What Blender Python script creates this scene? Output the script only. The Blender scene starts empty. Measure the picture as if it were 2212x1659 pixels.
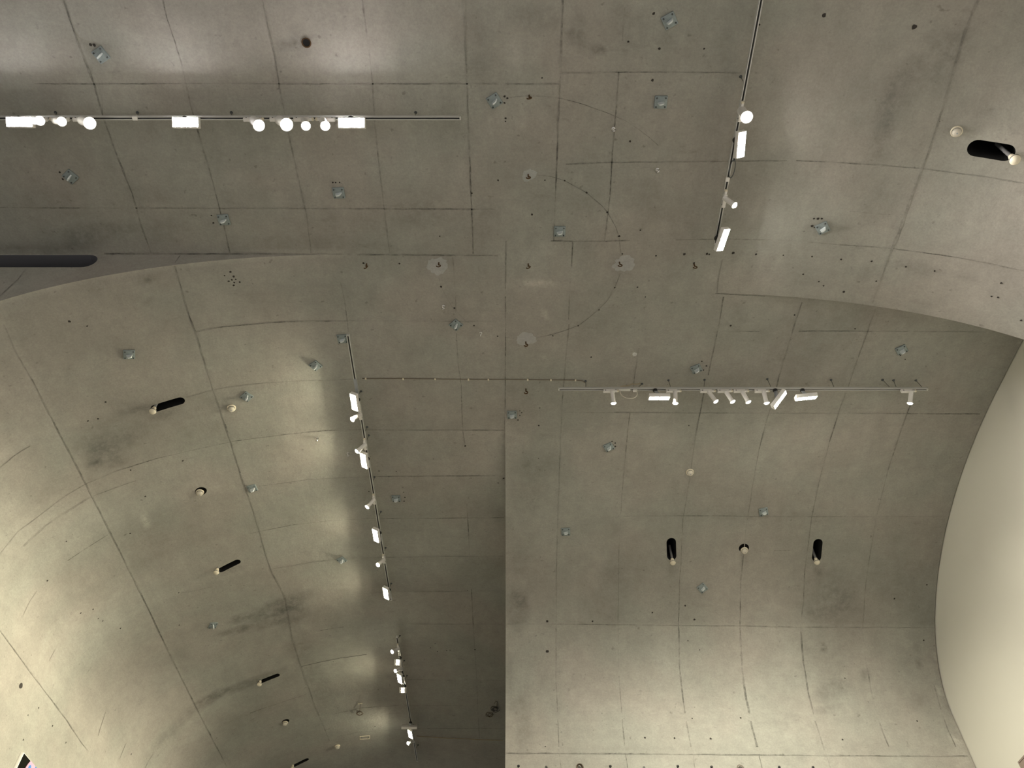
import bpy, bmesh, math, random
import numpy as np
from mathutils import Vector, Matrix
random.seed(7)
R = math.radians
SC = bpy.context.scene
COL = SC.collection

# ------------------------------------------------------------------ camera, world, exposure
FPX, U0, V0, PITCH = 1719.4, 1102.7, 829.5, R(50.089)
EYE = Vector((0, 0, 1.6))
cd = bpy.data.cameras.new('camera'); cam = bpy.data.objects.new('camera', cd); COL.objects.link(cam)
cd.sensor_width = 36; cd.lens = 36 * FPX / 2212; cd.shift_x = (1106 - U0) / 2212; cd.clip_end = 200
cam.location = EYE; cam.rotation_euler = (R(90) + PITCH, 0, 0)
SC.camera = cam
w = bpy.data.worlds.new('world'); SC.world = w; w.use_nodes = True
w.node_tree.nodes['Background'].inputs[0].default_value = (1.0, 0.95, 0.86, 1)
w.node_tree.nodes['Background'].inputs[1].default_value = 0.10
SC.view_settings.view_transform = 'Standard'; SC.view_settings.look = 'None'
SC.view_settings.gamma = 1; SC.view_settings.use_curve_mapping = False
SC.view_settings.exposure = 1.25
SPOT_W = dict(LL=250, LR=150, UR=380, UL=240)       # watts of one spotlight on each track
FLOOD_W = dict(LL=14, LR=8, UR=8, UL=12)             # watts of one floodlight
TINT = dict(LL=(1.0, .92, .68), LR=(1.0, .94, .76), UR=(1.0, .93, .86), UL=(1.0, .95, .98))   # colour of the lamps on each track

# ------------------------------------------------------------------ geometry of the hall (metres)
H = 8.0                                   # flat ceiling above the eye
A_, B_ = 0.539 * H, 0.278 * H             # half axes of the elliptical vault curve
XS = -0.009 * H                           # seam between left and right vaults
YL, YR = 0.593 * H, 0.659 * H             # front edges of the two near vaults
XCL, XCR, YC = 0.235 * H, 0.271 * H, 0.849 * H
XWL, XWR, YW = XCL + A_, XCR + A_, YC + A_
XE = 0.802 * H                            # white end wall
ZS = H - B_                               # springing height above the eye
ZE = EYE.z
TOP = H + 0.9
YFAR = 2.5 * H

def ray(u, v):
    x = (u - U0) / FPX; y = (V0 - v) / FPX
    return (x, math.cos(PITCH) - y * math.sin(PITCH), math.sin(PITCH) + y * math.cos(PITCH))

def _vault(ds, dz, sc):
    """hit of a ray with a vault profile: flat to sc, then a quarter ellipse, then the wall"""
    out = []
    t = H / dz if dz > 1e-6 else 1e9
    if t * ds <= sc: out.append((t, 0.0, -1.0))
    a = (ds / A_) ** 2 + (dz / B_) ** 2
    b = -2 * (ds * sc / A_ ** 2 + dz * ZS / B_ ** 2)
    c = (sc / A_) ** 2 + (ZS / B_) ** 2 - 1
    D = b * b - 4 * a * c
    if D > 0:
        t = (-b + math.sqrt(D)) / (2 * a); s, z = t * ds, t * dz
        if s >= sc and z >= ZS:
            n = Vector((-(s - sc) / A_ ** 2, -(z - ZS) / B_ ** 2)).normalized(); out.append((t, n[0], n[1]))
    if ds > 1e-6:
        t = (sc + A_) / ds
        if -ZE < t * dz < ZS: out.append((t, -1.0, 0.0))
    return out

def hit(u, v):
    """the point of the hall's surface seen at pixel u, v: (name, point, normal)"""
    dx, dy, dz = ray(u, v); c = []
    for t, ns, nz in _vault(-dx, dz, XCL):
        if t * dx <= XS and t * dy >= YL: c.append((t, 'LL', (-ns, 0, nz)))
    for t, ns, nz in _vault(dx, dz, XCR):
        if t * dx >= XS and t * dy <= YR: c.append((t, 'UR', (ns, 0, nz)))
    for t, ns, nz in _vault(dy, dz, YC):
        if XS <= t * dx <= XE and t * dy >= YR: c.append((t, 'LR', (0, ns, nz)))
    t = H / dz
    if t * dx <= XS and t * dy <= YL: c.append((t, 'UL', (0, 0, -1)))
    t = YL / dy; x, z = t * dx, t * dz
    if -x > XCL and z <= H and -x < XWL and z > ZS + B_ * math.sqrt(max(0, 1 - ((-x - XCL) / A_) ** 2)): c.append((t, 'LL', (0, -1, 0)))
    if dx > 0:
        t = XE / dx
        if t * dy > YR: c.append((t, 'WR', (-1, 0, 0)))
    t, n, nn = min(c)
    if n == 'LR' and nn == (0, -1.0, 0.0): n = 'WF'
    if n == 'LL' and nn == (1.0, 0, 0.0): n = 'WL'
    return n, EYE + Vector((dx * t, dy * t, dz * t)), Vector(nn)

def at_z(u, v, z):
    d = ray(u, v); t = (z - ZE) / d[2]; return EYE + Vector(d) * t
def at_y(u, v, y):
    d = ray(u, v); t = y / d[1]; return EYE + Vector(d) * t
def at_x(u, v, x):
    d = ray(u, v); t = x / d[0]; return EYE + Vector(d) * t

def project(co):
    """pixel positions of an array of points"""
    p = co - np.array(EYE)
    f = p[:, 1] * math.cos(PITCH) + p[:, 2] * math.sin(PITCH)
    up = -p[:, 1] * math.sin(PITCH) + p[:, 2] * math.cos(PITCH)
    f = np.where(f < 0.05, 0.05, f)
    return U0 + FPX * p[:, 0] / f, V0 - FPX * up / f

# ------------------------------------------------------------------ materials
def mat(name, col, rough=0.5, metal=0.0, emit=None, strength=0.0, bump=0.0, noise=0.0, scale=30, spec=0.5):
    m = bpy.data.materials.new(name); m.use_nodes = True; nt = m.node_tree; b = nt.nodes['Principled BSDF']
    b.inputs['Base Color'].default_value = (*col, 1); b.inputs['Roughness'].default_value = rough; b.inputs['Metallic'].default_value = metal; b.inputs['Specular IOR Level'].default_value = spec
    if emit: b.inputs['Emission Color'].default_value = (*emit, 1); b.inputs['Emission Strength'].default_value = strength
    if noise or bump:
        tc = nt.nodes.new('ShaderNodeTexCoord'); n = nt.nodes.new('ShaderNodeTexNoise'); n.inputs['Scale'].default_value = scale; n.inputs['Detail'].default_value = 5
        nt.links.new(tc.outputs['Object'], n.inputs['Vector'])
        if noise:
            r = nt.nodes.new('ShaderNodeMapRange'); r.inputs[3].default_value = 1 - noise; r.inputs[4].default_value = 1 + noise
            nt.links.new(n.outputs[0], r.inputs[0])
            mx = nt.nodes.new('ShaderNodeVectorMath'); mx.operation = 'SCALE'; mx.inputs[0].default_value = col
            nt.links.new(r.outputs[0], mx.inputs['Scale']); nt.links.new(mx.outputs[0], b.inputs['Base Color'])
        if bump:
            bp = nt.nodes.new('ShaderNodeBump'); bp.inputs['Strength'].default_value = bump; bp.inputs['Distance'].default_value = 0.01
            nt.links.new(n.outputs[0], bp.inputs['Height']); nt.links.new(bp.outputs[0], b.inputs['Normal'])
    return m

def concrete(name, base, joint=0.0, stains=True, var=1.0):
    """cast concrete; joint > 0 makes the dark dirt of a shuttering joint on the same ground"""
    m = bpy.data.materials.new(name); m.use_nodes = True; nt = m.node_tree; N = nt.nodes; L = nt.links
    b = N['Principled BSDF']; b.inputs['Roughness'].default_value = 0.75; b.inputs['Specular IOR Level'].default_value = 0.25
    tc = N.new('ShaderNodeTexCoord'); P = tc.outputs['Object']
    def noise(scale, detail=4, rough=0.55, stretch=None, dist=0.0):
        n = N.new('ShaderNodeTexNoise'); n.inputs['Scale'].default_value = scale; n.inputs['Detail'].default_value = detail
        n.inputs['Roughness'].default_value = rough; n.inputs['Distortion'].default_value = dist
        src = P
        if stretch:
            mp = N.new('ShaderNodeMapping'); mp.inputs['Scale'].default_value = stretch; L.new(P, mp.inputs[0]); src = mp.outputs[0]
        L.new(src, n.inputs['Vector']); return n.outputs[0]
    def rng(x, a, c, lo, hi):
        r = N.new('ShaderNodeMapRange'); r.inputs[1].default_value = a; r.inputs[2].default_value = c; r.inputs[3].default_value = lo; r.inputs[4].default_value = hi
        L.new(x, r.inputs[0]); return r.outputs[0]
    def mul(x, y):
        q = N.new('ShaderNodeMath'); q.operation = 'MULTIPLY'
        for i, k in enumerate((x, y)):
            if isinstance(k, (int, float)): q.inputs[i].default_value = k
            else: L.new(k, q.inputs[i])
        return q.outputs[0]
    def mix(f, c1, c2):
        q = N.new('ShaderNodeMix'); q.data_type = 'RGBA'
        for i, k in ((0, f), (6, c1), (7, c2)):
            if isinstance(k, tuple): q.inputs[i].default_value = (*k, 1)
            elif isinstance(k, float): q.inputs[i].default_value = k
            else: L.new(k, q.inputs[i])
        return q.outputs[2]
    r_, g_, b_ = base
    v = var
    hue = rng(noise(0.75, 3), 0.4, 0.6, 0, 1)
    col = mix(hue, (r_ * 1.015, g_ * 0.985, b_ * 0.985), (r_ * 0.985, g_ * 1.005, b_ * 1.0))
    f = mul(rng(noise(0.55, 6, 0.6, None, 0.3), 0.3, 0.7, 1 - .13 * v, 1 + .12 * v), rng(noise(5.0, 6, 0.7, (1, .45, 1)), 0.3, 0.7, 1 - .08 * v, 1 + .07 * v))
    f = mul(f, rng(noise(4.0, 5, 0.75, (.4, 1.2, 1)), 0.62, 0.80, 1.0, 1 - .22 * v))
    f = mul(f, rng(noise(46, 3, 0.7), 0.3, 0.7, .925, 1.075))
    f = mul(f, rng(noise(11, 5, 0.8, (.7, 1, 1), .4), 0.34, 0.66, .945, 1.055))
    f = mul(f, rng(noise(2.2, 6, 0.75, (1, .6, 1)), 0.35, 0.65, .965, 1.035))
    f = mul(f, rng(noise(14, 2, 0.5), 0.70, 0.78, 1.0, 1 - .28 * v))
    if stains:
        at = N.new('ShaderNodeAttribute'); at.attribute_name = 'stain'
        blot = rng(noise(9, 6, 0.75), 0.35, 0.6, 0.35, 1.25)
        dk = mul(rng(at.outputs['Fac'], 0.0, 1.0, 0.0, 1.0), blot)
        f = mul(f, rng(dk, 0, 1, 1.0, 0.45))
        lt = mul(rng(at.outputs['Fac'], 0.0, -1.0, 0.0, 1.0), rng(noise(14, 5, 0.8), 0.4, 0.55, 0.2, 1.0))
        f = mul(f, rng(lt, 0, 1, 1.0, 1.55))
        pt = N.new('ShaderNodeAttribute'); pt.attribute_name = 'pour_and_light'; f = mul(f, rng(pt.outputs['Fac'], -.2, .2, .8, 1.2))
    if joint:
        jm = mul(rng(noise(1.6, 5, 0.75), 0.38, 0.60, 0.05, 1.0), rng(noise(17, 4, 0.7), 0.35, 0.6, 0.35, 1.0))
        f = mul(f, rng(jm, 0, 1, 1.0, 1 - joint))
    sc = N.new('ShaderNodeVectorMath'); sc.operation = 'SCALE'; L.new(col, sc.inputs[0]); L.new(f, sc.inputs['Scale'])
    L.new(sc.outputs[0], b.inputs['Base Color'])
    bp = N.new('ShaderNodeBump'); bp.inputs['Strength'].default_value = 0.40; bp.inputs['Distance'].default_value = 0.01
    L.new(noise(22, 5, 0.65), bp.inputs['Height']); L.new(bp.outputs[0], b.inputs['Normal'])
    return m

CB = (0.325, 0.316, 0.280)
M = {}
M['conc'] = concrete('cast_concrete', CB)
M['joint'] = concrete('shuttering_joint', CB, 0.66)
M['faint'] = concrete('faint_joint', CB, 0.42)
M['hole'] = mat('dark_hole', (0.035, 0.03, 0.025), 0.9)
M['void'] = mat('black_void', (0.006, 0.006, 0.006), 1.0)
M['plaster'] = mat('white_painted_plaster', (0.80, 0.785, 0.70), 0.6, noise=0.03, scale=1.2, bump=0.02)
M['bright'] = mat('white_wall_paint', (0.80, 0.79, 0.77), 0.7, noise=0.02, scale=1)
M['dark'] = mat('light_absorbing_paint', (0.05, 0.048, 0.045), 0.8, noise=0.1, scale=3)  # near black for the added unseen wall, so that it throws back little light
M['floor'] = mat('pale_floor', (0.40, 0.395, 0.375), 0.4, noise=0.06, scale=2)
M['galv'] = mat('galvanised_steel', (0.27, 0.315, 0.315), 0.5, 0.3, noise=0.18, scale=40)
M['lug'] = mat('bright_steel', (0.74, 0.79, 0.80), 0.4, 0.2)
M['bolt'] = mat('dark_bolt', (0.09, 0.10, 0.105), 0.5, 0.4)
M['rail'] = mat('grey_aluminium', (0.60, 0.60, 0.57), 0.4, 0.25)
M['black'] = mat('black_plastic', (0.012, 0.012, 0.012), 0.5)
M['white'] = mat('white_enamel', (0.78, 0.76, 0.72), 0.4)
M['cream'] = mat('cream_plastic', (0.72, 0.66, 0.52), 0.5)
M['grey'] = mat('grey_bracket', (0.36, 0.38, 0.40), 0.45, 0.3)
M['conduit'] = mat('dull_conduit', (0.20, 0.20, 0.20), 0.5, 0.2)
M['rust'] = mat('rusty_iron', (0.10, 0.055, 0.022), 0.85, 0.3, noise=0.3, scale=80)
M['chrome'] = mat('polished_steel', (0.72, 0.72, 0.72), 0.22, 1.0)
M['wire'] = mat('steel_wire', (0.10, 0.095, 0.09), 0.5, 0.4)
M['cord'] = mat('white_cord', (0.72, 0.68, 0.58), 0.5)
M['brown'] = mat('brown_cable', (0.13, 0.10, 0.07), 0.7)
M['cable'] = mat('dusty_cable', (0.19, 0.16, 0.12), 0.8)
M['ivory'] = mat('ivory_plastic', (0.60, 0.56, 0.47), 0.5)
M['tan'] = mat('tan_cord', (0.34, 0.27, 0.16), 0.7)
M['glow'] = mat('lit_lens', (1, 1, 1), 0.3, 0, (1.0, 0.96, 0.86), 14)
M['glowdim'] = mat('lit_diffuser', (1, 1, 1), 0.3, 0, (1.0, 0.97, 0.88), 9)

# ------------------------------------------------------------------ mesh helpers
def newbm(): return bmesh.new()
def box(bm, size, mtx=Matrix(), bevel=0.0):
    r = bmesh.ops.create_cube(bm, size=1, matrix=mtx @ Matrix.Diagonal((*size, 1)))
    if bevel:
        es = {e for v in r['verts'] for e in v.link_edges}
        bmesh.ops.bevel(bm, geom=list(es), offset=bevel, segments=2, affect='EDGES', profile=0.5)
def frame(z, x=(1, 0, 0)):
    z = Vector(z).normalized(); x = Vector(x); x = x - z * x.dot(z)
    if x.length < 1e-4: x = Vector((0, 1, 0)) - z * z.y
    x.normalize(); y = z.cross(x)
    return Matrix((x, y, z)).transposed().to_4x4()
def lathe(bm, prof, mtx=Matrix(), seg=20, cap=True):
    rings = []
    for r, z in prof:
        rings.append([bm.verts.new(mtx @ Vector((r * math.cos(2 * math.pi * i / seg), r * math.sin(2 * math.pi * i / seg), z))) for i in range(seg)])
    for a, b in zip(rings, rings[1:]):
        for i in range(seg): bm.faces.new((a[i], a[(i + 1) % seg], b[(i + 1) % seg], b[i]))
    if cap:
        bm.faces.new(rings[0][::-1]); bm.faces.new(rings[-1])
def rod(bm, p, q, r, seg=10, r2=None):
    p, q = Vector(p), Vector(q); d = q - p
    lathe(bm, [(r, 0), (r2 or r, d.length)], Matrix.Translation(p) @ frame(d), seg)
def tube(bm, pts, r, seg=7, closed=False):
    pts = [Vector(p) for p in pts]; n = len(pts); rings = []; x = None
    for i, p in enumerate(pts):
        a = pts[i - 1] if (i or closed) else pts[0]; b = pts[(i + 1) % n] if (i < n - 1 or closed) else pts[-1]
        t = (b - a).normalized()
        if x is None: x = t.orthogonal().normalized()
        x = (x - t * x.dot(t)).normalized(); y = t.cross(x)
        rings.append([bm.verts.new(p + (x * math.cos(2 * math.pi * k / seg) + y * math.sin(2 * math.pi * k / seg)) * r) for k in range(seg)])
    for i in range(n if closed else n - 1):
        a, b = rings[i], rings[(i + 1) % n]
        for k in range(seg): bm.faces.new((a[k], a[(k + 1) % seg], b[(k + 1) % seg], b[k]))
    if not closed: bm.faces.new(rings[0][::-1]); bm.faces.new(rings[-1])
def mesh(name, bm, m, smooth=True):
    bmesh.ops.recalc_face_normals(bm, faces=bm.faces)
    me = bpy.data.meshes.new(name); bm.to_mesh(me); bm.free()
    for k in (m if isinstance(m, (list, tuple)) else [m]): me.materials.append(k)
    if smooth and me.polygons:
        me.polygons.foreach_set('use_smooth', [True] * len(me.polygons))
        try: me.set_sharp_from_angle(angle=R(35))
        except Exception: pass
    return me
def link(name, me, parent=None, mtx=None):
    o = bpy.data.objects.new(name, me); COL.objects.link(o)
    if parent: o.parent = parent
    if mtx is not None: o.matrix_local = mtx
    return o
def tag(o, label, cat=None, group=None, kind=None):
    o['label'] = label
    if cat: o['category'] = cat
    if group: o['group'] = group
    if kind: o['kind'] = kind
    return o
def thing(name, mtx, label, cat, group=None):
    o = bpy.data.objects.new(name, None); COL.objects.link(o); o.empty_display_size = 0.05
    o.matrix_world = mtx if isinstance(mtx, Matrix) else Matrix.Translation(mtx)
    return tag(o, label, cat, group)
def lamp(root, kind, loc, dirn, watts, color, name, **kw):
    d = bpy.data.lights.new(name, kind); d.energy = watts; d.color = color
    for k, v in kw.items(): setattr(d, k, v)
    o = bpy.data.objects.new(name, d); COL.objects.link(o)
    o.parent = root; o.matrix_local = Matrix.Translation(loc) @ frame(-Vector(dirn))
    return o

# ------------------------------------------------------------------ surface marks: joints, holes and stains, from the places they are seen
JOINTS = [  # (width m, kind, pixel polyline)
 # near left vault
 (.022, 'joint', [(137,0),(152,45),(167,89),(182,127),(203,182),(222,250),(243,309),(266,370),(286,418),(304,484),(327,546)]),
 (.020, 'joint', [(352,0),(361,40),(378,90),(392,135),(402,182),(411,225),(440,325),(455,375),(464,412),(482,480),(497,546)]),
 (.018, 'faint', [(567,0),(575,40),(593,114),(604,190),(628,310),(650,410),(663,468),(672,546)]),
 (.020, 'joint', [(783,0),(789,50),(797,110),(805,180),(809,260),(817,340)]), (.016, 'faint', [(817,340),(830,450),(842,548)]),
 (.022, 'joint', [(1003,0),(1005,100),(1009,180),(1013,300),(1017,400),(1019,450),(1022,548)]),
 (.016, 'joint', [(75,181),(300,181),(420,180)]), (.018, 'faint', [(420,180),(690,181)]), (.018, 'joint', [(690,181),(860,181),(1208,181)]),
 (.018, 'joint', [(0,448),(90,449),(175,449)]), (.016, 'faint', [(175,449),(850,451)]), (.020, 'joint', [(850,451),(1018,452),(1090,452)]),
 (.030, 'joint', [(225,547.5),(400,548),(600,548.5)]), (.022, 'joint', [(600,548.5),(800,550),(1090,552)]),
 # near right vault
 (.024, 'joint', [(1216,0),(1213,80),(1210,180)]), (.018, 'joint', [(1210,180),(1206,260),(1203,350),(1199,440),(1196,520)]),
 (.020, 'joint', [(1349,15),(1347,50),(1344,88)]), (.018, 'joint', [(1337,155),(1330,250),(1323,330),(1318,420)]), (.014, 'faint', [(1318,420),(1306,520)]),
 (.018, 'joint', [(1213,158),(1260,157),(1338,156),(1440,156)]), (.016, 'faint', [(1440,156),(1600,157)]),
 (.018, 'joint', [(1222,354),(1260,353),(1310,351)]), (.016, 'faint', [(1310,351),(1400,350),(1600,348),(1700,347)]), (.016, 'joint', [(1720,347),(1790,350),(1860,354)]), (.016, 'faint', [(1860,354),(1990,364),(2115,380),(2212,396)]),
 (.018, 'joint', [(1190,520),(1236,521)]), (.018, 'joint', [(1307,521),(1360,519)]), (.014, 'faint', [(1236,521),(1307,521)]), (.014, 'faint', [(1460,518),(1580,516),(1700,519),(1810,528)]),
 (.018, 'joint', [(1810,528),(1870,532),(1930,537),(2000,546),(2070,556),(2140,570),(2212,585)]),
 (.018, 'joint', [(1237,521),(1235,576)]), (.016, 'faint', [(1235,576),(1231,620),(1228,690)]),
 (.026, 'faint', [(2113,0),(2082,76),(2057,162),(2032,248)]), (.018, 'faint', [(2032,248),(2005,330),(1973,415)]), (.034, 'joint', [(1973,415),(1956,462),(1943,501),(1925,542)]), (.020, 'faint', [(1925,542),(1905,597),(1885,655)]),
 (.016, 'faint', [(1835,456),(1900,462),(1945,463)]),
 (.014, 'faint', [(1560,560),(1552,600),(1549,632)]),
 # seam down the middle
 (.016, 'joint', [(1093,520),(1092,640),(1092,760),(1091.5,893)]), (.012, 'joint', [(1545,634),(1600,637),(1652,639.5)]),
 # far right vault
 (.018, 'faint', [(1229,700),(1222,780),(1216,848)]), (.018, 'joint', [(1216,848),(1213,904),(1211,950)]), (.014, 'faint', [(1211,950),(1205,1124),(1202,1235),(1201,1400)]), (.018, 'joint', [(1201,1400),(1201,1467),(1205,1553),(1207.6,1614)]),
 (.018, 'joint', [(1380,752),(1372,805),(1366,850)]), (.020, 'joint', [(1361,891),(1356,931),(1352,975)]), (.014, 'faint', [(1352,975),(1343,1073),(1337,1185),(1335,1340),(1336,1440)]), (.020, 'joint', [(1337,1460),(1338,1477),(1343,1540),(1349,1611)]),
 (.018, 'joint', [(1563,641),(1550.6,714),(1530,810)]), (.020, 'joint', [(1521,846),(1515,876),(1502.5,941.5)]), (.015, 'faint', [(1502.5,941.5),(1490,1030),(1475,1124),(1471,1215)]), (.020, 'joint', [(1471,1215),(1468,1247),(1466,1350)]), (.024, 'joint', [(1466,1350),(1468,1446.6),(1474.7,1507),(1482,1558),(1492.4,1613.7)]),
 (.020, 'joint', [(1732,653),(1713,711),(1692.5,780),(1682,815),(1672,860),(1657,903.5),(1640,970)]), (.016, 'faint', [(1640,970),(1631.6,1012),(1611,1144),(1606,1200)]), (.022, 'joint', [(1606,1200),(1600,1254),(1598.7,1355)]), (.032, 'joint', [(1598.7,1355),(1602.5,1441.5),(1609,1492),(1621.5,1558),(1635.4,1613.7)]),
 (.020, 'faint', [(1891,668),(1877,709),(1858,760)]), (.020, 'joint', [(1858,760),(1839,815),(1834,830),(1811.5,891),(1791,957)]), (.016, 'faint', [(1791,957),(1771,1033),(1753,1119),(1738,1235)]), (.018, 'joint', [(1738,1235),(1735.5,1300),(1729,1355)]), (.028, 'joint', [(1729,1355),(1735.5,1431),(1747,1500),(1761,1558),(1781,1621)]),
 (.020, 'joint', [(1966,876),(1958,896),(1940.6,946.6),(1918,1015)]), (.016, 'faint', [(1918,1015),(1892.5,1119),(1875,1225),(1870,1259),(1863,1360.5),(1870,1426)]), (.028, 'joint', [(1870,1426),(1882,1492),(1895,1550),(1920,1614)]),
 (.022, 'joint', [(2016.5,1477),(2032,1533),(2047,1576),(2065,1614)]),
 (.016, 'faint', [(1215,890),(1330,891)]), (.018, 'joint', [(1330,891),(1365,891)]), (.016, 'faint', [(1365,891),(1515,892)]), (.016, 'joint', [(1515,892),(1570,892)]), (.016, 'faint', [(1570,892),(1790,893),(1915,893)]), (.020, 'joint', [(1915,893),(2000,893.5),(2131,894)]),
 (.014, 'faint', [(1335,1115),(1470,1114)]), (.016, 'joint', [(1470,1114),(1560,1114),(1640,1116)]), (.015, 'faint', [(1640,1116),(1800,1116),(2045,1116)]),
 (.015, 'faint', [(1096,1348),(1200,1348)]), (.018, 'joint', [(1200,1348),(1300,1349)]), (.015, 'faint', [(1300,1349),(1470,1351),(1600,1352)]), (.018, 'joint', [(1600,1352),(1760,1355),(1860,1355)]), (.015, 'faint', [(1860,1355),(2015,1356)]),
 (.014, 'faint', [(1560,715),(1640,716)]), (.016, 'joint', [(1725,715),(1800,715),(1960,716)]), (.014, 'faint', [(1960,716),(2130,717)]),
 (.012, 'joint', [(1672,1189),(1707,1188)]),
 # far left vault
 (.016, 'faint', [(8,701),(38,767),(68,818)]), (.018, 'joint', [(68,818),(98,876),(126.6,931.4),(187,1048),(230,1133),(282,1237),(318,1310),(354,1386),(420,1520),(489,1654)]),
 (.018, 'joint', [(377,574),(386,602),(395,632),(410,685),(423,717)]), (.020, 'joint', [(423,717),(440,775),(452,812)]), (.016, 'faint', [(452,812),(461,840),(486,916)]), (.018, 'joint', [(486,916),(499,954),(519,1022)]), (.016, 'faint', [(519,1022),(547,1103),(560,1144),(573,1195),(588,1238)]), (.022, 'faint', [(588,1238),(601,1259),(616,1290),(631,1376),(649,1436)]), (.030, 'faint', [(649,1436),(666.6,1484.6),(682,1530),(702,1576),(712,1601)]),
 (.016, 'joint', [(736,610),(745,650.6),(752.6,716.5)]),
 (.014, 'faint', [(978,556),(982,600),(985,670)]), (.016, 'faint', [(986,720),(990,790),(996,830),(999.5,929)]), (.016, 'joint', [(999.5,929),(1004.5,964)]), (.016, 'joint', [(1008,1088),(1012,1149)]), (.014, 'faint', [(1012,1149),(1015,1210)]), (.018, 'joint', [(1018.5,1272),(1022,1350)]), (.015, 'faint', [(1022,1350),(1030,1469),(1032,1538),(1036,1600)]),
 (.018, 'joint', [(0,1362),(25,1396),(66,1451.6),(106,1505),(142,1553),(160,1580)]), (.014, 'faint', [(160,1580),(177,1606),(189,1620)]),
 (.018, 'joint', [(423,717),(480,706),(560,699),(620,695),(750,693)]), (.014, 'faint', [(750,693),(850,693),(985,694),(1080,695)]),
 (.014, 'faint', [(471,840),(560,828),(640,823),(707,821),(780,818)]), (.014, 'faint', [(402,859),(471,840)]),
 (.018, 'joint', [(504,953),(540,948),(616,938),(702,930),(780,928)]), (.014, 'faint', [(780,928),(879,929)]), (.016, 'joint', [(879,929),(980,929),(1089,929)]),
 (.016, 'joint', [(504,953),(430,969),(339,990),(253,1017),(185,1045),(142,1071)]), (.016, 'faint', [(142,1071),(90,1110),(38,1149),(0,1197)]),
 (.014, 'joint', [(294,1038),(250,1053),(197,1073)]), (.034, 'faint', [(197,1073),(150,1102),(101,1134),(50,1180)]),
 (.014, 'joint', [(0,1010),(30,985),(65,963)]), (.014, 'joint', [(146,1211),(180,1188),(232,1155)]), (.016, 'faint', [(0,1197),(22,1170)]),
 (.016, 'joint', [(560,1050),(608,1044),(661.5,1036)]), (.014, 'faint', [(661.5,1036),(753,1031),(818.5,1029)]), (.016, 'joint', [(818.5,1029),(960,1028),(1070,1027.6)]),
 (.016, 'joint', [(540,1152),(629,1134),(717,1124)]), (.014, 'faint', [(717,1124),(793,1120)]), (.018, 'joint', [(793,1120),(882,1120),(980,1119),(1089,1118)]),
 (.014, 'faint', [(591,1228),(677,1214),(747.6,1206)]), (.016, 'joint', [(747.6,1206),(844,1203.5),(958,1202),(1088,1201)]),
 (.014, 'faint', [(742.5,1284.6),(793,1281),(861.5,1278),(1016,1277)]),
 (.016, 'joint', [(856.5,1348),(983,1348)]), (.014, 'faint', [(983,1348),(1087,1348)]), (.015, 'joint', [(692,1362),(720,1357),(742.5,1354)]),
 (.018, 'joint', [(879,1468),(980,1469),(1089,1469)]), (.016, 'joint', [(540,1540),(575,1528)]), (.014, 'faint', [(575,1528),(660,1500)]), (.015, 'joint', [(717,1543),(780.5,1529),(856.5,1524)]), (.014, 'faint', [(856.5,1524),(1008,1524)]),
 (.015, 'faint', [(732,1590),(775,1581),(902,1573)]), (.016, 'joint', [(902,1573),(1000,1573),(1089,1573)]),
 (.012, 'joint', [(228,1538),(219,1566),(212,1590),(198,1614)]), (.012, 'joint', [(334,1623),(322,1642),(313,1659)]), (.012, 'joint', [(272,1606),(258,1640),(250,1659)]),
 (.012, 'faint', [(106,1428),(114,1412),(121,1400)]), (.012, 'joint', [(186,1456),(193,1446)]), (.012, 'faint', [(50,1329),(64,1300),(80,1276)]), (.012, 'joint', [(178,1413),(186,1406)]), (.012, 'joint', [(540,1557),(552,1550)]),
 (.012, 'joint', [(390,1281),(420,1276),(458,1267)]), (.012, 'joint', [(494,1560),(508,1554)]), (.012, 'faint', [(530,1546),(562,1532)]),
 # front edge of the left vault
 (.022, 'joint', [(57,580),(40,602),(0,640)]), (.018, 'joint', [(389,552),(378,568)]),
 # chalked ring and arc under the crossing
 (.007, 'joint', [(1160,378),(1190,381),(1220,390),(1267,416),(1300,444),(1312,458),(1330,490),(1337,510),(1341,545)]),
 (.007, 'joint', [(1340,590),(1328,621),(1313,648),(1294,668),(1270,688),(1249,703),(1220,714),(1194,722),(1160,729)]),
 (.006, 'faint', [(1110,731),(1076,725),(1037,712),(1005,692),(975,660),(953,620),(948,600)]),
 (.007, 'joint', [(1085,212),(1115,209),(1143,207),(1180,208),(1215,213),(1260,225),(1310,243),(1350,260),(1378,278),(1402,296),(1422,314)]),
 # front wall
 (.020, 'joint', [(1093,1627),(1200,1627.5),(1340,1628),(1440,1629),(1560,1630),(1680,1631),(1800,1632),(1950,1633),(2090,1633)]),
 (.012, 'joint', [(1208.5,1630),(1210,1645),(1212,1659)]), (.014, 'joint', [(1351,1630),(1354,1645),(1356,1659)]), (.012, 'faint', [(1497,1632),(1501,1659)]), (.014, 'joint', [(1640,1633),(1643,1646),(1646,1659)]), (.012, 'faint', [(1786,1634),(1794,1659)]),
]
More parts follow.
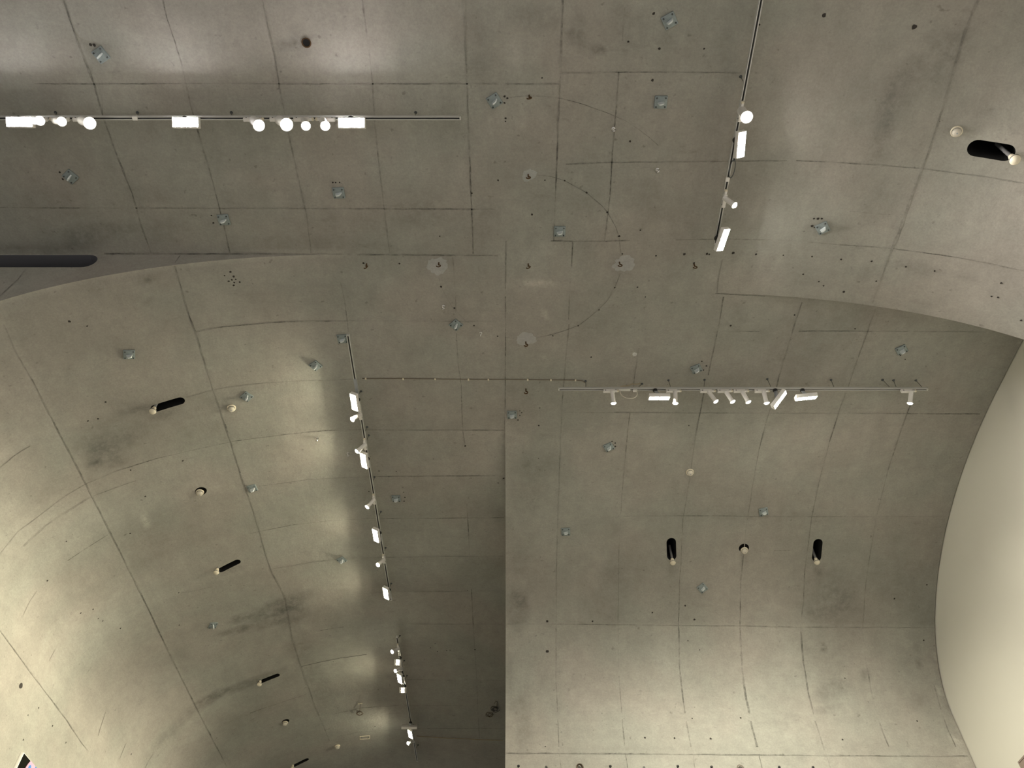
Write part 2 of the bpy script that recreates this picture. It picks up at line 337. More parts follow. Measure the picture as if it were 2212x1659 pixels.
DOTS = [(1177,389,.018),(1220,390,.02),(1267,416,.026),(1312,458,.026),(1337,510,.03),(1344,548,.022),(1328,621,.024),(1294,669,.022),(1249,703,.022),(1194,725,.020),(1377,620,.024),(1394,641,.018),
 (953,619,.028),(982,665,.024),(1024,703,.020),(1075,726,.022),(1090,208,.022),(1096,212,.022),(1090,222,.022),(1076,389,.022),(1019,417,.022),(1149,463,.026),(950,510,.020),
 (1092,255,.022),(1092,262,.018),(1171,168,.018),(1357,90,.022),(1424,105,.026),(1521,105,.022),(1409,173,.030),(1361,305,.024),(1412,29,.030),(1383,497,.022),
 (1417,552,.026),(1478,549,.034),(1527,548,.032),(1532,549,.022),(1584,546,.036),(1633,549,.026),(1692,551,.020),(1754,554,.022),(1817,560,.026),(1883,564,.028),(1957,576,.022),(2019,585,.022),(2163,611,.030),(2206,692,.024),(1499,568,.024),(1735,592,.024),(1769,608,.022),(1779,617,.022),(1893,607,.02),(1823,630,.03),(2142,640,.024),(2156,642,.022),
 (1767,472,.034),(1775,472,.026),(1758,472,.020),(1754,488,.034),(1759,491,.018),
 (1277,771,.024),(1442,830,.010),(1578,703,.026),(1716,680,.024),(1847,710,.022),(1516,780,.022),(1526,790,.026),(1519,799,.026),(1945,767,.022),(1955,776,.018),
 (38,1477,.01),(150,694,.034),(188,704,.022),(1640,53,.020),(1780,32,.040),(1975,58,.050),(2030,262,.01),
 (196,96,.034),(204,97,.034),(129,372,.028),(136,387,.026),(461,481,.026),(457,465,.020),(719,394,.022),(725,394,.018),(734,394,.018),
 (498,587,.028),(505,597,.030),(501,604,.026),(494,607,.026),(509,603,.022),(518,609,.022),(505,616,.030),(485,595,.020),(506,610,.022),
 (785,568,.028),(863,569,.022),(981,665,.018),(1076,1043,.022),(1005,963,.030),(1088,1033,.028),(872,1063,.022),(875,1074,.028),(873,1082,.026),(819,1017,.024),(797,1061,.020),(856,1018,.020),
 (1164,919,.026),(1488,919,.020),(1123,887,.018),(1127,891,.018),(1123,897,.02),(1119,907,.024),(1322,953,.024),(1329,957,.026),(1324,961,.022),(1329,964,.028),(1166,881,.018),(1163,990,.014),
 (1486,1384,.020),(1511,1404,.018),(1495,1552,.022),(1525,1541,.032),(1300,1541,.018),(1229,1490,.030),(1115,1540,.028),(1178,1613,.02),(1383,1493,.028),(1387,1540,.030),(1449,1540,.030),(1393,1594,.030),(1457,1595,.032),(1535,1596,.034),(1586,1496,.028),(1600,1551,.028),(1802,1545,.028),(1820,1598,.028),(1981,1558,.024),(1825,1465,.02),(2002,1263,.026),(1932,1293,.028),(1995,1383,.026),(1182,1407,.05),(1182,1342,.040),(1280,1342,.030),(1480,1308,.030),(1409,1323,.03),
 (1500,1338,.034),(810,1569,.024),(817,1489,.022),(720,1429,.020),(930,1399,.024),(945,1407,.026),(940,1390,.02),(965,1405,.026),(972,1404,.024),(1026,1403,.034),(1010,1275,.02),
 (45,1481,.075),(60,1545,.02),(113,1568,.026),(50,1598,.024),(83,1529,.026),(142,1604,.030),(283,1629,.03),(201,1316,.024),(212,1336,.02),(222,1341,.02),(174,1324,.024),(260,1357,.026),(143,1169,.02),(281,1152,.028),(314,1072,.026),(190,909,.024),(212,904,.026),(228,868,.030),(282,1015,.022),(395,995,.026),(102,1254,.026),(386,1280,.020),(387,1350,.022)]
STAINS = [  # u, v, half sizes, angle, strength (+ dark, - pale)
 (600,1312,75,17,-22,.9),(628,1330,40,22,-20,.7),(516,1337,26,9,-15,.85),(505,1362,42,8,-14,.7),(560,1352,50,10,-12,.6),
 (222,985,40,26,-10,.65),(250,955,60,22,-12,.5),(205,1000,16,8,0,.7),(255,1000,20,10,-15,.7),(180,960,36,20,-10,.35),(300,905,120,34,-15,.30),
 (520,1482,100,9,-21,.7),(440,1518,60,11,-30,.6),(370,1580,60,10,-42,.45),(650,1400,28,44,-25,.45),(690,1480,24,52,-28,.5),(330,1400,70,60,0,.25),(110,1070,60,40,-20,.22),(310,1175,50,60,0,.22),
 (1135,1050,42,60,0,.45),(1118,1320,24,38,0,.65),(1122,1290,18,20,0,.6),(1128,1560,22,80,0,.5),(1100,1480,10,60,0,.4),(1160,1000,60,26,0,.3),(1120,1210,20,40,0,.4),(1320,1290,30,80,5,.22),(1360,1240,60,40,0,.2),(1600,1110,180,12,0,.25),
 (1800,1490,44,20,-30,.6),(1790,1530,34,10,-10,.6),(1776,1401,5.5,11,0,1.4),(1978,1401,5,8,0,.9),(1983,1434,6,12,0,1.1),(1974,1383,3,3,0,1),(1871,1458,8,14,0,.7),(1702,1554,26,8,-10,.45),(1985,1515,30,14,-30,.35),(1935,1550,6,4,0,.4),(1795,1360,60,120,10,.35),(1780,1290,70,60,0,.3),(1930,1250,60,50,0,.2),
 (2045,1500,8,70,-14,.4),(2078,1640,12,30,-18,-.35),(2022,1420,3,12,-6,-.7),(2030,1490,4,10,-12,-.8),(2062,1572,4,12,-20,-.9),(2066,1597,4,10,-20,-.9),(2128,889,4,3,0,-.9),(2118,915,3,4,0,-.8),(2080,1006,3,3,0,-.9),(2068,1042,3,3,0,-.8),(2044,1121,4,4,0,-.8),(2205,745,4,8,20,-.7),(1400,1622,240,6,0,.45),(1750,1624,240,6,0,.35),
 (200,505,80,24,-10,.7),(60,540,140,16,0,.5),(340,500,80,30,0,.3),(310,420,36,26,0,.35),(360,420,30,16,0,.35),(90,430,70,26,0,.25),(540,420,60,28,0,.2),(860,470,80,40,0,.3),(920,440,60,50,0,.3),(780,520,6,26,0,.6),(640,530,140,18,0,.3),(700,640,180,36,0,.22),
 (1040,90,44,90,0,.45),(1160,40,60,30,0,.5),(1295,103,16,7,-20,1.1),(1265,96,40,9,10,.5),(1340,60,70,46,0,.35),(1250,60,14,60,0,.3),(1440,86,20,18,60,.4),(1400,430,60,44,40,.28),(1000,260,30,80,0,.3),(1030,480,30,60,0,.3),(1180,250,50,30,0,.3),
 (1110,120,12,46,0,-.2),(1160,120,14,30,0,-.25),(1120,265,14,26,20,-.2),(1170,250,16,26,0,-.2),(1250,84,26,5,8,-.5),(1240,74,30,4,8,.7),
 (1935,210,28,90,22,.75),(1900,310,16,60,22,.6),(2020,130,44,70,18,.55),(2075,90,30,50,20,.5),(2100,240,60,30,0,.25),(1890,440,50,44,0,.3),(1790,490,60,24,0,.25),(1720,530,80,50,0,.2),(1985,582,50,16,14,.5),(1870,588,40,14,6,.3),(2080,600,36,8,8,.35),(1970,655,50,8,0,.35),(1700,600,60,20,0,.25),(1505,110,80,60,0,.15),
 (2140,296,60,16,6,-.25),
 (1150,609,46,3.5,2,-.8),(1135,560,26,20,0,-.2),(1178,540,24,12,0,-.2),(1162,655,3,10,0,-.8),(1178,680,2,9,0,-.8),(1162,705,2,3,0,-.9),(1172,770,3,8,0,-.6),(1371,765,7,5,0,-1.0),
 (655,92,26,24,0,.45),(640,86,12,14,0,.6),(676,88,10,14,0,.5),(315,1128,3,18,-14,-1.0),(640,1045,12,14,0,-.25),(1100,1000,40,120,0,-.12),
 (1450,1228,10,14,0,.45),(1608,1207,10,14,0,.45),(1766,1232,10,14,0,.45),(500,893,10,8,0,.3),(300,884,24,7,-14,.5),(352,895,40,8,-15,.35),(500,1232,30,6,-15,.5),(760,1010,60,120,8,.12),
 (1040,1230,60,26,0,.25),(960,1290,90,40,0,.2),(900,1110,100,60,0,.12),(290,560,40,5,-3,.25),(320,600,30,14,-10,.45),(330,604,10,3,5,1.0),(280,612,3,10,-10,1.0),(297,650,3,6,-10,1.0),(320,648,3,6,0,.7),(362,641,3,8,-20,.8),
]
DIRT = [s[:5] + (s[5] * (.62 if s[5] > 0 else 1.0),) for s in STAINS]

def stain_values(co):
    u, v = project(co); out = np.zeros(len(co))
    for cu, cv, ru, rv, ang, s in DIRT:
        a = R(ang); du, dv = u - cu, v - cv
        x = (du * math.cos(a) + dv * math.sin(a)) / ru; y = (-du * math.sin(a) + dv * math.cos(a)) / rv
        d = np.sqrt(x * x + y * y)
        out += s * np.clip((1.25 - d) / 0.6, 0, 1)
    return np.clip(out, -1.4, 1.4)

# pours of concrete with a tone of their own, and light painted on one front face: (surface test, tone factor)
def pour_and_light_values(co):
    u, v = project(co); t = np.zeros(len(co)); x, y, z = co.T
    inR = (x > XS - .02) & (y > YR - .02)
    yj = [hit(1500, q)[1].y for q in (892, 1115, 1352)]; zj = hit(1500, 1352)[1].z
    t += np.where(inR & (y < yj[0]), -.05, 0) + np.where(inR & (y > yj[1]) & (y < yj[2]) & (u > 1250), -.045, 0) + np.where(inR & (y >= yj[2]), .055, 0)
    inL = (x < XS) & (y > YL - .02)
    xa = hit(282, 1237)[1].x; xb = hit(588, 1238)[1].x
    t += np.where(inL & (x < xa), .06, 0) + np.where(inL & (x > xa) & (x < xb), -.025, 0)
    yl = [hit(1000, q)[1].y for q in (696, 818, 928, 1028, 1119, 1202, 1278, 1348, 1469)]
    for i, (a, b) in enumerate(zip(yl, yl[1:])): t += np.where(inL & (y > a) & (y <= b), (.02, -.03, .025, -.02, .03, -.035, .01, .03)[i], 0)
    inU = (x < XS) & (y < YL)
    ya, yb = hit(900, 181)[1].y, hit(900, 451)[1].y
    t += np.where(inU & (y < ya), .04, 0) + np.where(inU & (y > yb), -.04, 0)
    t += np.where((np.abs(y - YL) < .004) & (x < -XCL), .2, 0)  # front face of the left vault painted lighter, standing in for light on it
    return np.clip(t, -.2, .2)

def dense(poly, step=14):
    out = []
    for (a, b), (c, d) in zip(poly, poly[1:]):
        n = max(1, int(math.hypot(c - a, d - b) / step))
        for i in range(n): out.append((a + (c - a) * i / n, b + (d - b) * i / n))
    out.append(poly[-1]); return out

MARKS = {}     # surface name -> list of (faces as point lists, material slot)
SLOT = {'joint': 2, 'faint': 3, 'dot': 4}
for wd, kind, poly in JOINTS:
    run = []
    pts = [hit(u, v) for u, v in dense(poly)]
    runs = []; cur = [pts[0]]
    for q in pts[1:]:
        if q[0] != cur[-1][0] or (q[1] - cur[-1][1]).length > 0.8: runs.append(cur); cur = [q]
        else: cur.append(q)
    runs.append(cur)
    for rn in runs:
        if len(rn) < 2: continue
        prev = None
        for i, (nm, p, n) in enumerate(rn):
            t = (rn[min(i + 1, len(rn) - 1)][1] - rn[max(i - 1, 0)][1]).normalized(); s = t.cross(n).normalized()
            e = wd * .78 * random.uniform(.7, 1.3) / 2; j = random.uniform(-.12, .12) * wd
            c = p + n * 0.003
            pr = (c + s * (e + j), c - s * (e - j))
            if prev: MARKS.setdefault(nm, []).append(([prev[0], prev[1], pr[1], pr[0]], SLOT[kind]))
            prev = pr
for u, v, dia in DOTS:
    nm, p, n = hit(u, v); f = frame(n)
    ring = []
    for k in range(9):
        rr = dia / 2 * random.uniform(.7, 1.15); a = 2 * math.pi * k / 9
        ring.append(p + n * .004 + (f @ Vector((rr * math.cos(a), rr * math.sin(a), 0))))
    plug = nm == 'LR' and v > 1480
    if plug: ring = [p + n * .004 + (q - p - n * .004) * 1.5 for q in ring]
    MARKS.setdefault(nm, []).append((ring, SLOT['faint' if plug else 'dot']))
M['slate'] = mat('slate_grey_lining', (0.11, 0.112, 0.125), 0.7)
M['patch'] = concrete('plaster_patch', (0.40, 0.405, 0.39))
for u, v, ru, rv, a0 in ((1143,378,17,12,-25), (1349,570,25,17,-8), (945,574,23,19,0), (1136,732,22,14,0), (1371,765,5,4,0)):
    ring = []; ph = random.uniform(0, 6)
    for k in range(30):
        a = 2 * math.pi * k / 30; q = random.uniform(.84, 1.1) + .08 * math.sin(3 * a + ph)
        x, y = ru * q * math.cos(a), rv * q * math.sin(a); c, sn = math.cos(R(a0)), math.sin(R(a0))
        nm, p, n = hit(u + x * c - y * sn, v + x * sn + y * c); ring.append(p + n * .0025)
    MARKS.setdefault(nm, []).append((ring, 6))
SURF_M = [M['conc'], M['void'], M['joint'], M['faint'], M['hole'], M['slate'], M['patch']]

def surface_object(name, me, key, label):
    """adds joints and holes to a concrete surface, then its stain values"""
    bm = bmesh.new(); bm.from_mesh(me)
    for pts, slot in MARKS.get(key, []):
        try:
            f = bm.faces.new([bm.verts.new(p) for p in pts]); f.material_index = slot; f.smooth = True
        except ValueError: pass
    out = bpy.data.meshes.new(name); bm.to_mesh(out); bm.free()
    for k in SURF_M: out.materials.append(k)
    co = np.empty(len(out.vertices) * 3); out.vertices.foreach_get('co', co); co = co.reshape(-1, 3)
    at = out.attributes.new('stain', 'FLOAT', 'POINT'); at.data.foreach_set('value', stain_values(co).astype(np.float32))
    at = out.attributes.new('pour_and_light', 'FLOAT', 'POINT'); at.data.foreach_set('value', pour_and_light_values(co).astype(np.float32))
    o = bpy.data.objects.new(name, out); COL.objects.link(o)
    tag(o, label, kind='structure'); return o

def solid(profile, q0, q1, place, step=0.07):
    """solid slab: underside follows profile [(s, z)], extruded from q0 to q1, flat on top"""
    nq = max(2, int((q1 - q0) / step) + 1); qs = [q0 + (q1 - q0) * i / (nq - 1) for i in range(nq)]
    bm = bmesh.new()
    lo = [[bm.verts.new(place(s, q, z)) for q in qs] for s, z in profile]
    hi = [[bm.verts.new(place(s, q, TOP + ZE)) for q in (q0, q1)] for s in (profile[0][0], profile[-1][0])]
    n = len(profile)
    for i in range(n - 1):
        for j in range(nq - 1): bm.faces.new((lo[i][j], lo[i][j + 1], lo[i + 1][j + 1], lo[i + 1][j]))
    bm.faces.new((hi[0][0], hi[1][0], hi[1][1], hi[0][1]))
    bm.faces.new([lo[0][j] for j in range(nq)] + [hi[0][1], hi[0][0]])
    bm.faces.new([lo[-1][j] for j in range(nq)] + [hi[1][1], hi[1][0]])
    bm.faces.new([lo[i][0] for i in range(n)] + [hi[1][0], hi[0][0]])
    bm.faces.new([lo[i][-1] for i in range(n)] + [hi[1][1], hi[0][1]])
    bmesh.ops.recalc_face_normals(bm, faces=bm.faces)
    for f in bm.faces: f.smooth = False
    me = bpy.data.meshes.new('slab'); bm.to_mesh(me); bm.free(); return me

def vault_profile(s0, sc, step=0.07):
    n = int((sc - s0) / step) + 1
    pr = [(s0 + (sc - s0) * i / n, H + ZE) for i in range(n)]
    for i in range(0, 65):
        a = math.pi / 2 * i / 64; pr.append((sc + A_ * math.sin(a), ZS + B_ * math.cos(a) + ZE))
    return pr

def capsule(p, q, r, n, depth, out=0.25):
    """cutter: a stadium between p and q, pushed into the surface along -n"""
    bm = bmesh.new(); d = (q - p); L = d.length; f = frame(n, d)
    ring = []
    for k in range(11): a = -math.pi / 2 + math.pi * k / 10; ring.append(Vector((L / 2 + r * math.cos(a), r * math.sin(a), 0)))
    for k in range(11): a = math.pi / 2 + math.pi * k / 10; ring.append(Vector((-L / 2 + r * math.cos(a), r * math.sin(a), 0)))
    if L < 1e-4: ring = [Vector((r * math.cos(2 * math.pi * k / 20), r * math.sin(2 * math.pi * k / 20), 0)) for k in range(20)]
    c = (p + q) / 2; T = Matrix.Translation(c) @ f
    a = [bm.verts.new(T @ (x + Vector((0, 0, out)))) for x in ring]; b = [bm.verts.new(T @ (x - Vector((0, 0, depth)))) for x in ring]
    m = len(ring)
    for i in range(m): bm.faces.new((a[i], a[(i + 1) % m], b[(i + 1) % m], b[i]))
    bm.faces.new(a); bm.faces.new(b); bmesh.ops.recalc_face_normals(bm, faces=bm.faces)
    return bm

def cut(me, cutters):
    """boolean difference, done once in mesh data; the cut walls take the dark slot"""
    a = bpy.data.objects.new('slab_tmp', me); COL.objects.link(a)
    for k in SURF_M: me.materials.append(k)
    tmp = []
    for bm, slot in cutters:
        cm = bpy.data.meshes.new('cutter'); bm.to_mesh(cm); bm.free()
        for k in SURF_M: cm.materials.append(k)
        for p in cm.polygons: p.material_index = slot
        c = bpy.data.objects.new('cutter', cm); COL.objects.link(c); tmp.append(c)
        md = a.modifiers.new('cut', 'BOOLEAN'); md.operation = 'DIFFERENCE'; md.solver = 'EXACT'; md.object = c
    bpy.context.view_layer.update()
    out = bpy.data.meshes.new_from_object(a.evaluated_get(bpy.context.evaluated_depsgraph_get()))
    for c in tmp + [a]: bpy.data.objects.remove(c)
    idx = np.empty(len(out.polygons), dtype=np.int32); out.polygons.foreach_get('material_index', idx)
    out.materials.clear()
    for k in SURF_M: out.materials.append(k)
    out.polygons.foreach_set('material_index', idx)
    return out

# slots and round recesses: (surface, slot ends in pixels, radius)
SLOTS = [((1450,1171),(1451,1201),.070), ((1767,1173),(1764,1204),.068), ((336,882),(389,866),.058), ((478,1231),(512,1214),.055),
         ((563,1473),(598,1459),.052), ((636,1654),(662,1641),.050), ((2110,320),(2172,330),.085)]
ROUND = [((1607,1184),.075), ((434,1061),.078), ((617,1558),.070)]
CUTS = {}
for p, q, r in SLOTS:
    k, a, n1 = hit(*p); _, b, n2 = hit(*q); CUTS.setdefault(k, []).append((capsule(a, b, r, (n1 + n2).normalized(), 0.55, 0.12), 1))
for p, r in ROUND:
    k, a, n1 = hit(*p); CUTS.setdefault(k, []).append((capsule(a, a, r, n1, 0.10, 0.08), 4))
# long air slot in the front face of the left vault
zb = at_y(120, 577.5, YL).z; zt = H + ZE - 0.012; rr = (zt - zb) / 2; xr = at_y(212, 560, YL).x - rr
CUTS.setdefault('LL', []).append((capsule(Vector((-XWL + 0.1, YL, (zb + zt) / 2)), Vector((xr, YL, (zb + zt) / 2)), rr, Vector((0, -1, 0)), 0.30, 0.1), 5))

# ------------------------------------------------------------------ the setting
sl = solid([(-s, z) for s, z in vault_profile(-XS, XCL)], YL, YFAR, lambda s, q, z: Vector((s, q, z)))
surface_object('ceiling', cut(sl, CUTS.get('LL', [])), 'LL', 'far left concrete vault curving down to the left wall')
sl = solid(vault_profile(XS, XCR), -0.5 * H, YR, lambda s, q, z: Vector((s, q, z)))
surface_object('ceiling', cut(sl, CUTS.get('UR', [])), 'UR', 'near right concrete vault curving down to the right')
sl = solid(vault_profile(YR, YC), XS, XE, lambda s, q, z: Vector((q, s, z)))
surface_object('ceiling', cut(sl, CUTS.get('LR', [])), 'LR', 'far right concrete vault curving down to the front wall')
sl = solid([(XS - i * 0.25, H + ZE) for i in range(41)], -0.6 * H, YL, lambda s, q, z: Vector((s, q, z)), 0.09)
surface_object('ceiling', sl, 'UL', 'near left flat concrete ceiling above the bright lamp row')

def slab_box(name, lo, hi, m, label, key=None):
    bm = newbm(); lo, hi = Vector(lo), Vector(hi)
    box(bm, hi - lo, Matrix.Translation((lo + hi) / 2))
    if key:
        bmesh.ops.subdivide_edges(bm, edges=bm.edges[:], cuts=60, use_grid_fill=True)
        bmesh.ops.recalc_face_normals(bm, faces=bm.faces)
        me = bpy.data.meshes.new(name); bm.to_mesh(me); bm.free(); return surface_object(name, me, key, label)
    o = link(name, mesh(name, bm, m, False)); tag(o, label, kind='structure'); return o
slab_box('wall_front', (XS, YW, 0), (XE, YW + 0.35, ZS + ZE), M['conc'], 'pale concrete front wall below the far right vault', 'WF')
slab_box('wall_left', (-XWL - 0.35, YL, 0), (-XWL, YFAR, ZS + ZE), M['conc'], 'brightly lit concrete left wall below the far left vault', 'WL')
slab_box('wall_right', (XE + 0.014, YR + 0.005, 0), (XE + 0.30, YW + 0.4, TOP + ZE), M['plaster'], 'smooth white painted end wall at the right')
slab_box('wall_back', (-10, -0.5 * H - 0.4, 0), (XWR + 0.4, -0.5 * H, H + ZE), M['bright'], 'plain white wall behind the viewer')
slab_box('wall_side', (XWR, -0.5 * H, 0), (XWR + 0.35, YR, ZS + ZE), M['plaster'], 'white wall under the near right vault')
slab_box('wall_light_blocker', (XS, YW + 0.35, 0), (XS + 0.3, YFAR, H + ZE), M['dark'], 'added unseen dark wall behind the far right vault, darkening the seam', None)  # unseen wall added to stop light and darken the ceiling corner at the seam
slab_box('floor', (-14, -6, -0.2), (8, YFAR + 2, 0), M['floor'], 'pale grey gallery floor')

# ------------------------------------------------------------------ fixed hardware on the concrete
def surf_mtx(u, v, spin=0.0, off=0.0, up=None):
    k, p, n = hit(u, v)
    return Matrix.Translation(p + n * off) @ frame(n if up is None else up, (1, 0, 0)) @ Matrix.Rotation(R(spin), 4, 'Z')

bm = newbm(); box(bm, (.130, .130, .022), Matrix.Translation((0, 0, .009)), .008); me_plate = mesh('plate', bm, M['galv'])
bm = newbm()
vs = [(-.034, 0), (.034, 0), (.026, .05), (.014, .062), (-.014, .062), (-.026, .05)]
fa = [bm.verts.new((x, -.007, z)) for x, z in vs]; fb = [bm.verts.new((x, .007, z)) for x, z in vs]
bm.faces.new(fa); bm.faces.new(fb[::-1])
for i in range(6): bm.faces.new((fa[i], fb[i], fb[(i + 1) % 6], fa[(i + 1) % 6]))
me_lug = mesh('lug', bm, M['lug'])
bm = newbm(); lathe(bm, [(.0085, 0), (.0085, .010), (.005, .013)], seg=6); me_bolt = mesh('bolt', bm, M['bolt'])
PLATES = [
 (219,118,28,'galvanised plate above the bright lamp row, beside the leftmost long joint'), (153,381,38,'galvanised plate below the bright lamp row, leftmost on the ceiling'),
 (484,474,4,'galvanised plate on the near left ceiling close to its front edge'), (732,416,2,'galvanised plate below the bright lamp row, near its right end'),
 (1068,217,32,'tilted galvanised plate where the chalked arc starts'), (1446,44,30,'topmost galvanised plate, left of the right hand track'),
 (1427,220,0,'squarely set galvanised plate left of the dazzling lamp'), (1209,499,0,'squarely set galvanised plate at the middle of the crossing, inside the ring'),
 (1777,492,35,'galvanised plate with drill holes above, right of the right hand track'), (279,765,-15,'leftmost galvanised plate on the far left vault'),
 (533,856,40,'galvanised plate above a small smoke detector on the left vault'), (682,789,35,'galvanised plate just below left of the left track end'),
 (740,731,4,'galvanised plate touching the upper end of the left track'), (985,701,45,'diamond set galvanised plate on the lower left of the ring'),
 (545,1054,8,'galvanised plate right of the recessed detector on the left vault'), (856,1076,0,'galvanised plate right of the left track, with three drill holes'),
 (738,1209,30,'small looking galvanised plate left of the left track, halfway down'), (460,1350,60,'galvanised plate left of the dark water stain on the left vault'),
 (1106,895,2,'galvanised plate beside the central seam'), (1315,965,30,'galvanised plate with drill holes below the left end of the right track'),
 (1504,796,28,'galvanised plate above the right hand row of spotlights'), (1947,755,35,'galvanised plate in the shaded corner by the white wall'),
 (1649,1105,15,'galvanised plate above right of the recessed detector on the right vault'), (1222,1148,3,'squarely set galvanised plate near the seam on the right vault'),
 (1517,1270,40,'lowest galvanised plate on the far right vault')]
bolts = [(-.045, -.045), (.045, -.045), (.045, .045), (-.045, .045)]
for u, v, spin, lab in PLATES:
    root = thing('anchor_plate', surf_mtx(u, v, spin), lab, 'anchor plate', 'galvanised anchor plates on the ceiling')
    link('plate', me_plate, root); link('lug', me_lug, root, Matrix.Translation((0, 0, .018)) @ Matrix.Rotation(R(12), 4, 'Z'))
    for x, y in bolts: link('bolt', me_bolt, root, Matrix.Translation((x, y, .019)))

def det_meshes(k=1.0):
    bm = newbm(); lathe(bm, [(.050 * k, 0), (.056 * k, .006), (.056 * k, .020), (.050 * k, .026)], seg=28); a = mesh('base_ring', bm, M['cream'])
    bm = newbm(); lathe(bm, [(.040 * k, .024), (.042 * k, .030), (.042 * k, .044), (.036 * k, .056), (.022 * k, .064), (.004, .066)], seg=28); b = mesh('head', bm, M['ivory'])
    bm = newbm(); lathe(bm, [(.0385 * k, .0235), (.0385 * k, .0300), (.0445 * k, .0300), (.0445 * k, .0235)], seg=28); c = mesh('groove', bm, M['bolt'])
    bm = newbm(); lathe(bm, [(.008, .060), (.008, .0675), (.003, .069)], seg=10); d = mesh('indicator', bm, M['grey'])
    return a, b, c, d
DM = det_meshes()
DN = ('base_ring', 'head', 'groove', 'indicator')
DETS = [(1490,1019,0,'small round smoke detector below the right hand row of spotlights'), (500,880,0,'small round smoke detector beside a galvanised plate on the left vault'),
        (729,1611,0,'small round smoke detector left of the lowest lamps'), (2066,283,0,'round smoke detector above the big slot at the right edge'),
        (1608,1189,1,'smoke detector sunk in a round recess between two slots'), (432,1064,1,'smoke detector sunk in a round recess on the left vault'), (616,1562,1,'smoke detector sunk in a round recess low on the left vault')]
for u, v, rec, lab in DETS:
    k, p, n = hit(u, v); ax = (n + Vector((0, 0, -.9))).normalized() if rec else n
    root = thing('smoke_detector', Matrix.Translation(p - (n * .02 if rec else n * .001)) @ frame(ax), lab, 'smoke detector', 'round smoke detectors')
    for nm, me in zip(DN, DM): link(nm, me, root)
# detectors hanging on a conduit out of the slots
bm = newbm(); rod(bm, (0, 0, -.02), (0, 0, -.30), .017, 12); me_con = mesh('conduit', bm, M['conduit'])
bm = newbm(); lathe(bm, [(.020, -.05), (.024, -.045), (.024, -.015), (.016, -.008)], seg=14); me_col = mesh('collar', bm, M['cream'])
bm = newbm(); lathe(bm, [(.014, -.012), (.036, -.006), (.044, .010), (.044, .026), (.034, .044), (.016, .054), (.003, .056)], seg=24); me_hd = mesh('head', bm, M['cream'])
bm = newbm(); lathe(bm, [(.041, .012), (.0455, .014), (.0455, .020), (.041, .022)], seg=24); me_gr = mesh('groove', bm, M['bolt'])
HANG = [((1453,1213),1.0,'detector head hanging out of the slot left of the round recess'), ((1764,1212),1.0,'detector head hanging out of the slot right of the round recess'),
        ((331,886),1.0,'detector head hanging from the uppermost slot on the left vault'), ((468,1234),.95,'detector head hanging from the second slot down the left vault'),
        ((561,1476),.95,'detector head hanging from the slot beside the grey water streak'), ((632,1657),.9,'detector head hanging from the slot cut by the bottom edge'), ((2190,343),1.2,'large detector head hanging from the slot at the right edge')]
for (u, v), k, lab in HANG:
    _, p, n = hit(u, v)
    d = Vector(ray(u, v)); q = p - d.normalized() * .10
    root = thing('pendant_detector', Matrix.Translation(q) @ frame((0, 0, -1)) @ Matrix.Scale(k, 4), lab, 'smoke detector', 'detector heads hanging out of slots')
    for nm, me in (('conduit', me_con), ('collar', me_col), ('head', me_hd), ('groove', me_gr)): link(nm, me, root)

# eye bolts and hooks
bm = newbm(); lathe(bm, [(.020, 0), (.020, .006), (.010, .010), (.008, .024)], seg=12); me_st = mesh('stud', bm, M['chrome'])
bm = newbm(); tube(bm, [Vector((.020 * math.cos(a), 0, .042 + .020 * math.sin(a))) for a in [2 * math.pi * i / 18 for i in range(18)]], .0065, 8, True); me_eye = mesh('eye', bm, M['chrome'])
EYES = [(1325,278,20,'polished eye bolt on the chalked arc, near the dazzling lamp'), (1420,366,50,'polished eye bolt left of the right hand track lamps'), (958,661,30,'polished eye bolt above the diamond set plate'),
        (1038,719,70,'polished eye bolt on the lower rim of the ring'), (685,946,40,'steel eye bolt left of the left track, by a joint'), (752,978,10,'steel eye bolt close to the left track lamps')]
for u, v, s, lab in EYES:
    root = thing('eye_bolt', surf_mtx(u, v, s), lab, 'eye bolt', 'steel eye bolts'); link('stud', me_st, root); link('eye', me_eye, root)
bm = newbm(); rod(bm, (0, 0, -.02), (0, 0, .055), .008, 8); me_sh = mesh('shank', bm, M['rust'])
bm = newbm(); tube(bm, [Vector((.022 * math.sin(a), 0, .074 - .022 * math.cos(a))) for a in [R(x) for x in range(0, 280, 20)]], .007, 7); me_hk = mesh('hook', bm, M['rust'])
HOOKS = [(1143,206,10,'rusty hook on the chalked arc near the tilted plate'), (1141,377,0,'rusty hook in the white plaster patch at the top of the ring'), (1338,566,0,'rusty hook in the white plaster patch at the right of the ring'),
         (948,567,0,'rusty hook in the white plaster patch at the left of the ring'), (1141,570,20,'rusty hook at the middle of the ring'), (1136,738,0,'rusty hook in the white plaster patch at the bottom of the ring'),
         (792,570,30,'rusty hook alone left of the ring, by the front edge'), (1136,840,0,'rusty hook below the ring near the right track end'), (1499,570,0,'rusty hook below the last right hand floodlight')]
for u, v, s, lab in HOOKS:
    root = thing('ceiling_hook', surf_mtx(u, v, s), lab, 'hook', 'rusty ceiling hooks'); link('shank', me_sh, root); link('hook', me_hk, root)
# chipped core hole
k, p, n = hit(662, 92); root = thing('core_hole', Matrix.Translation(p) @ frame(n), 'dark chipped core hole above the bright lamp row', 'pipe hole')
bm = newbm(); lathe(bm, [(.045, .000), (.048, .007), (.038, .009), (.034, .002)], seg=16, cap=False); link('rim', mesh('rim', bm, M['rust']), root)
bm = newbm(); lathe(bm, [(.036, .001), (.036, .004)], seg=16); link('bore', mesh('bore', bm, M['void']), root)

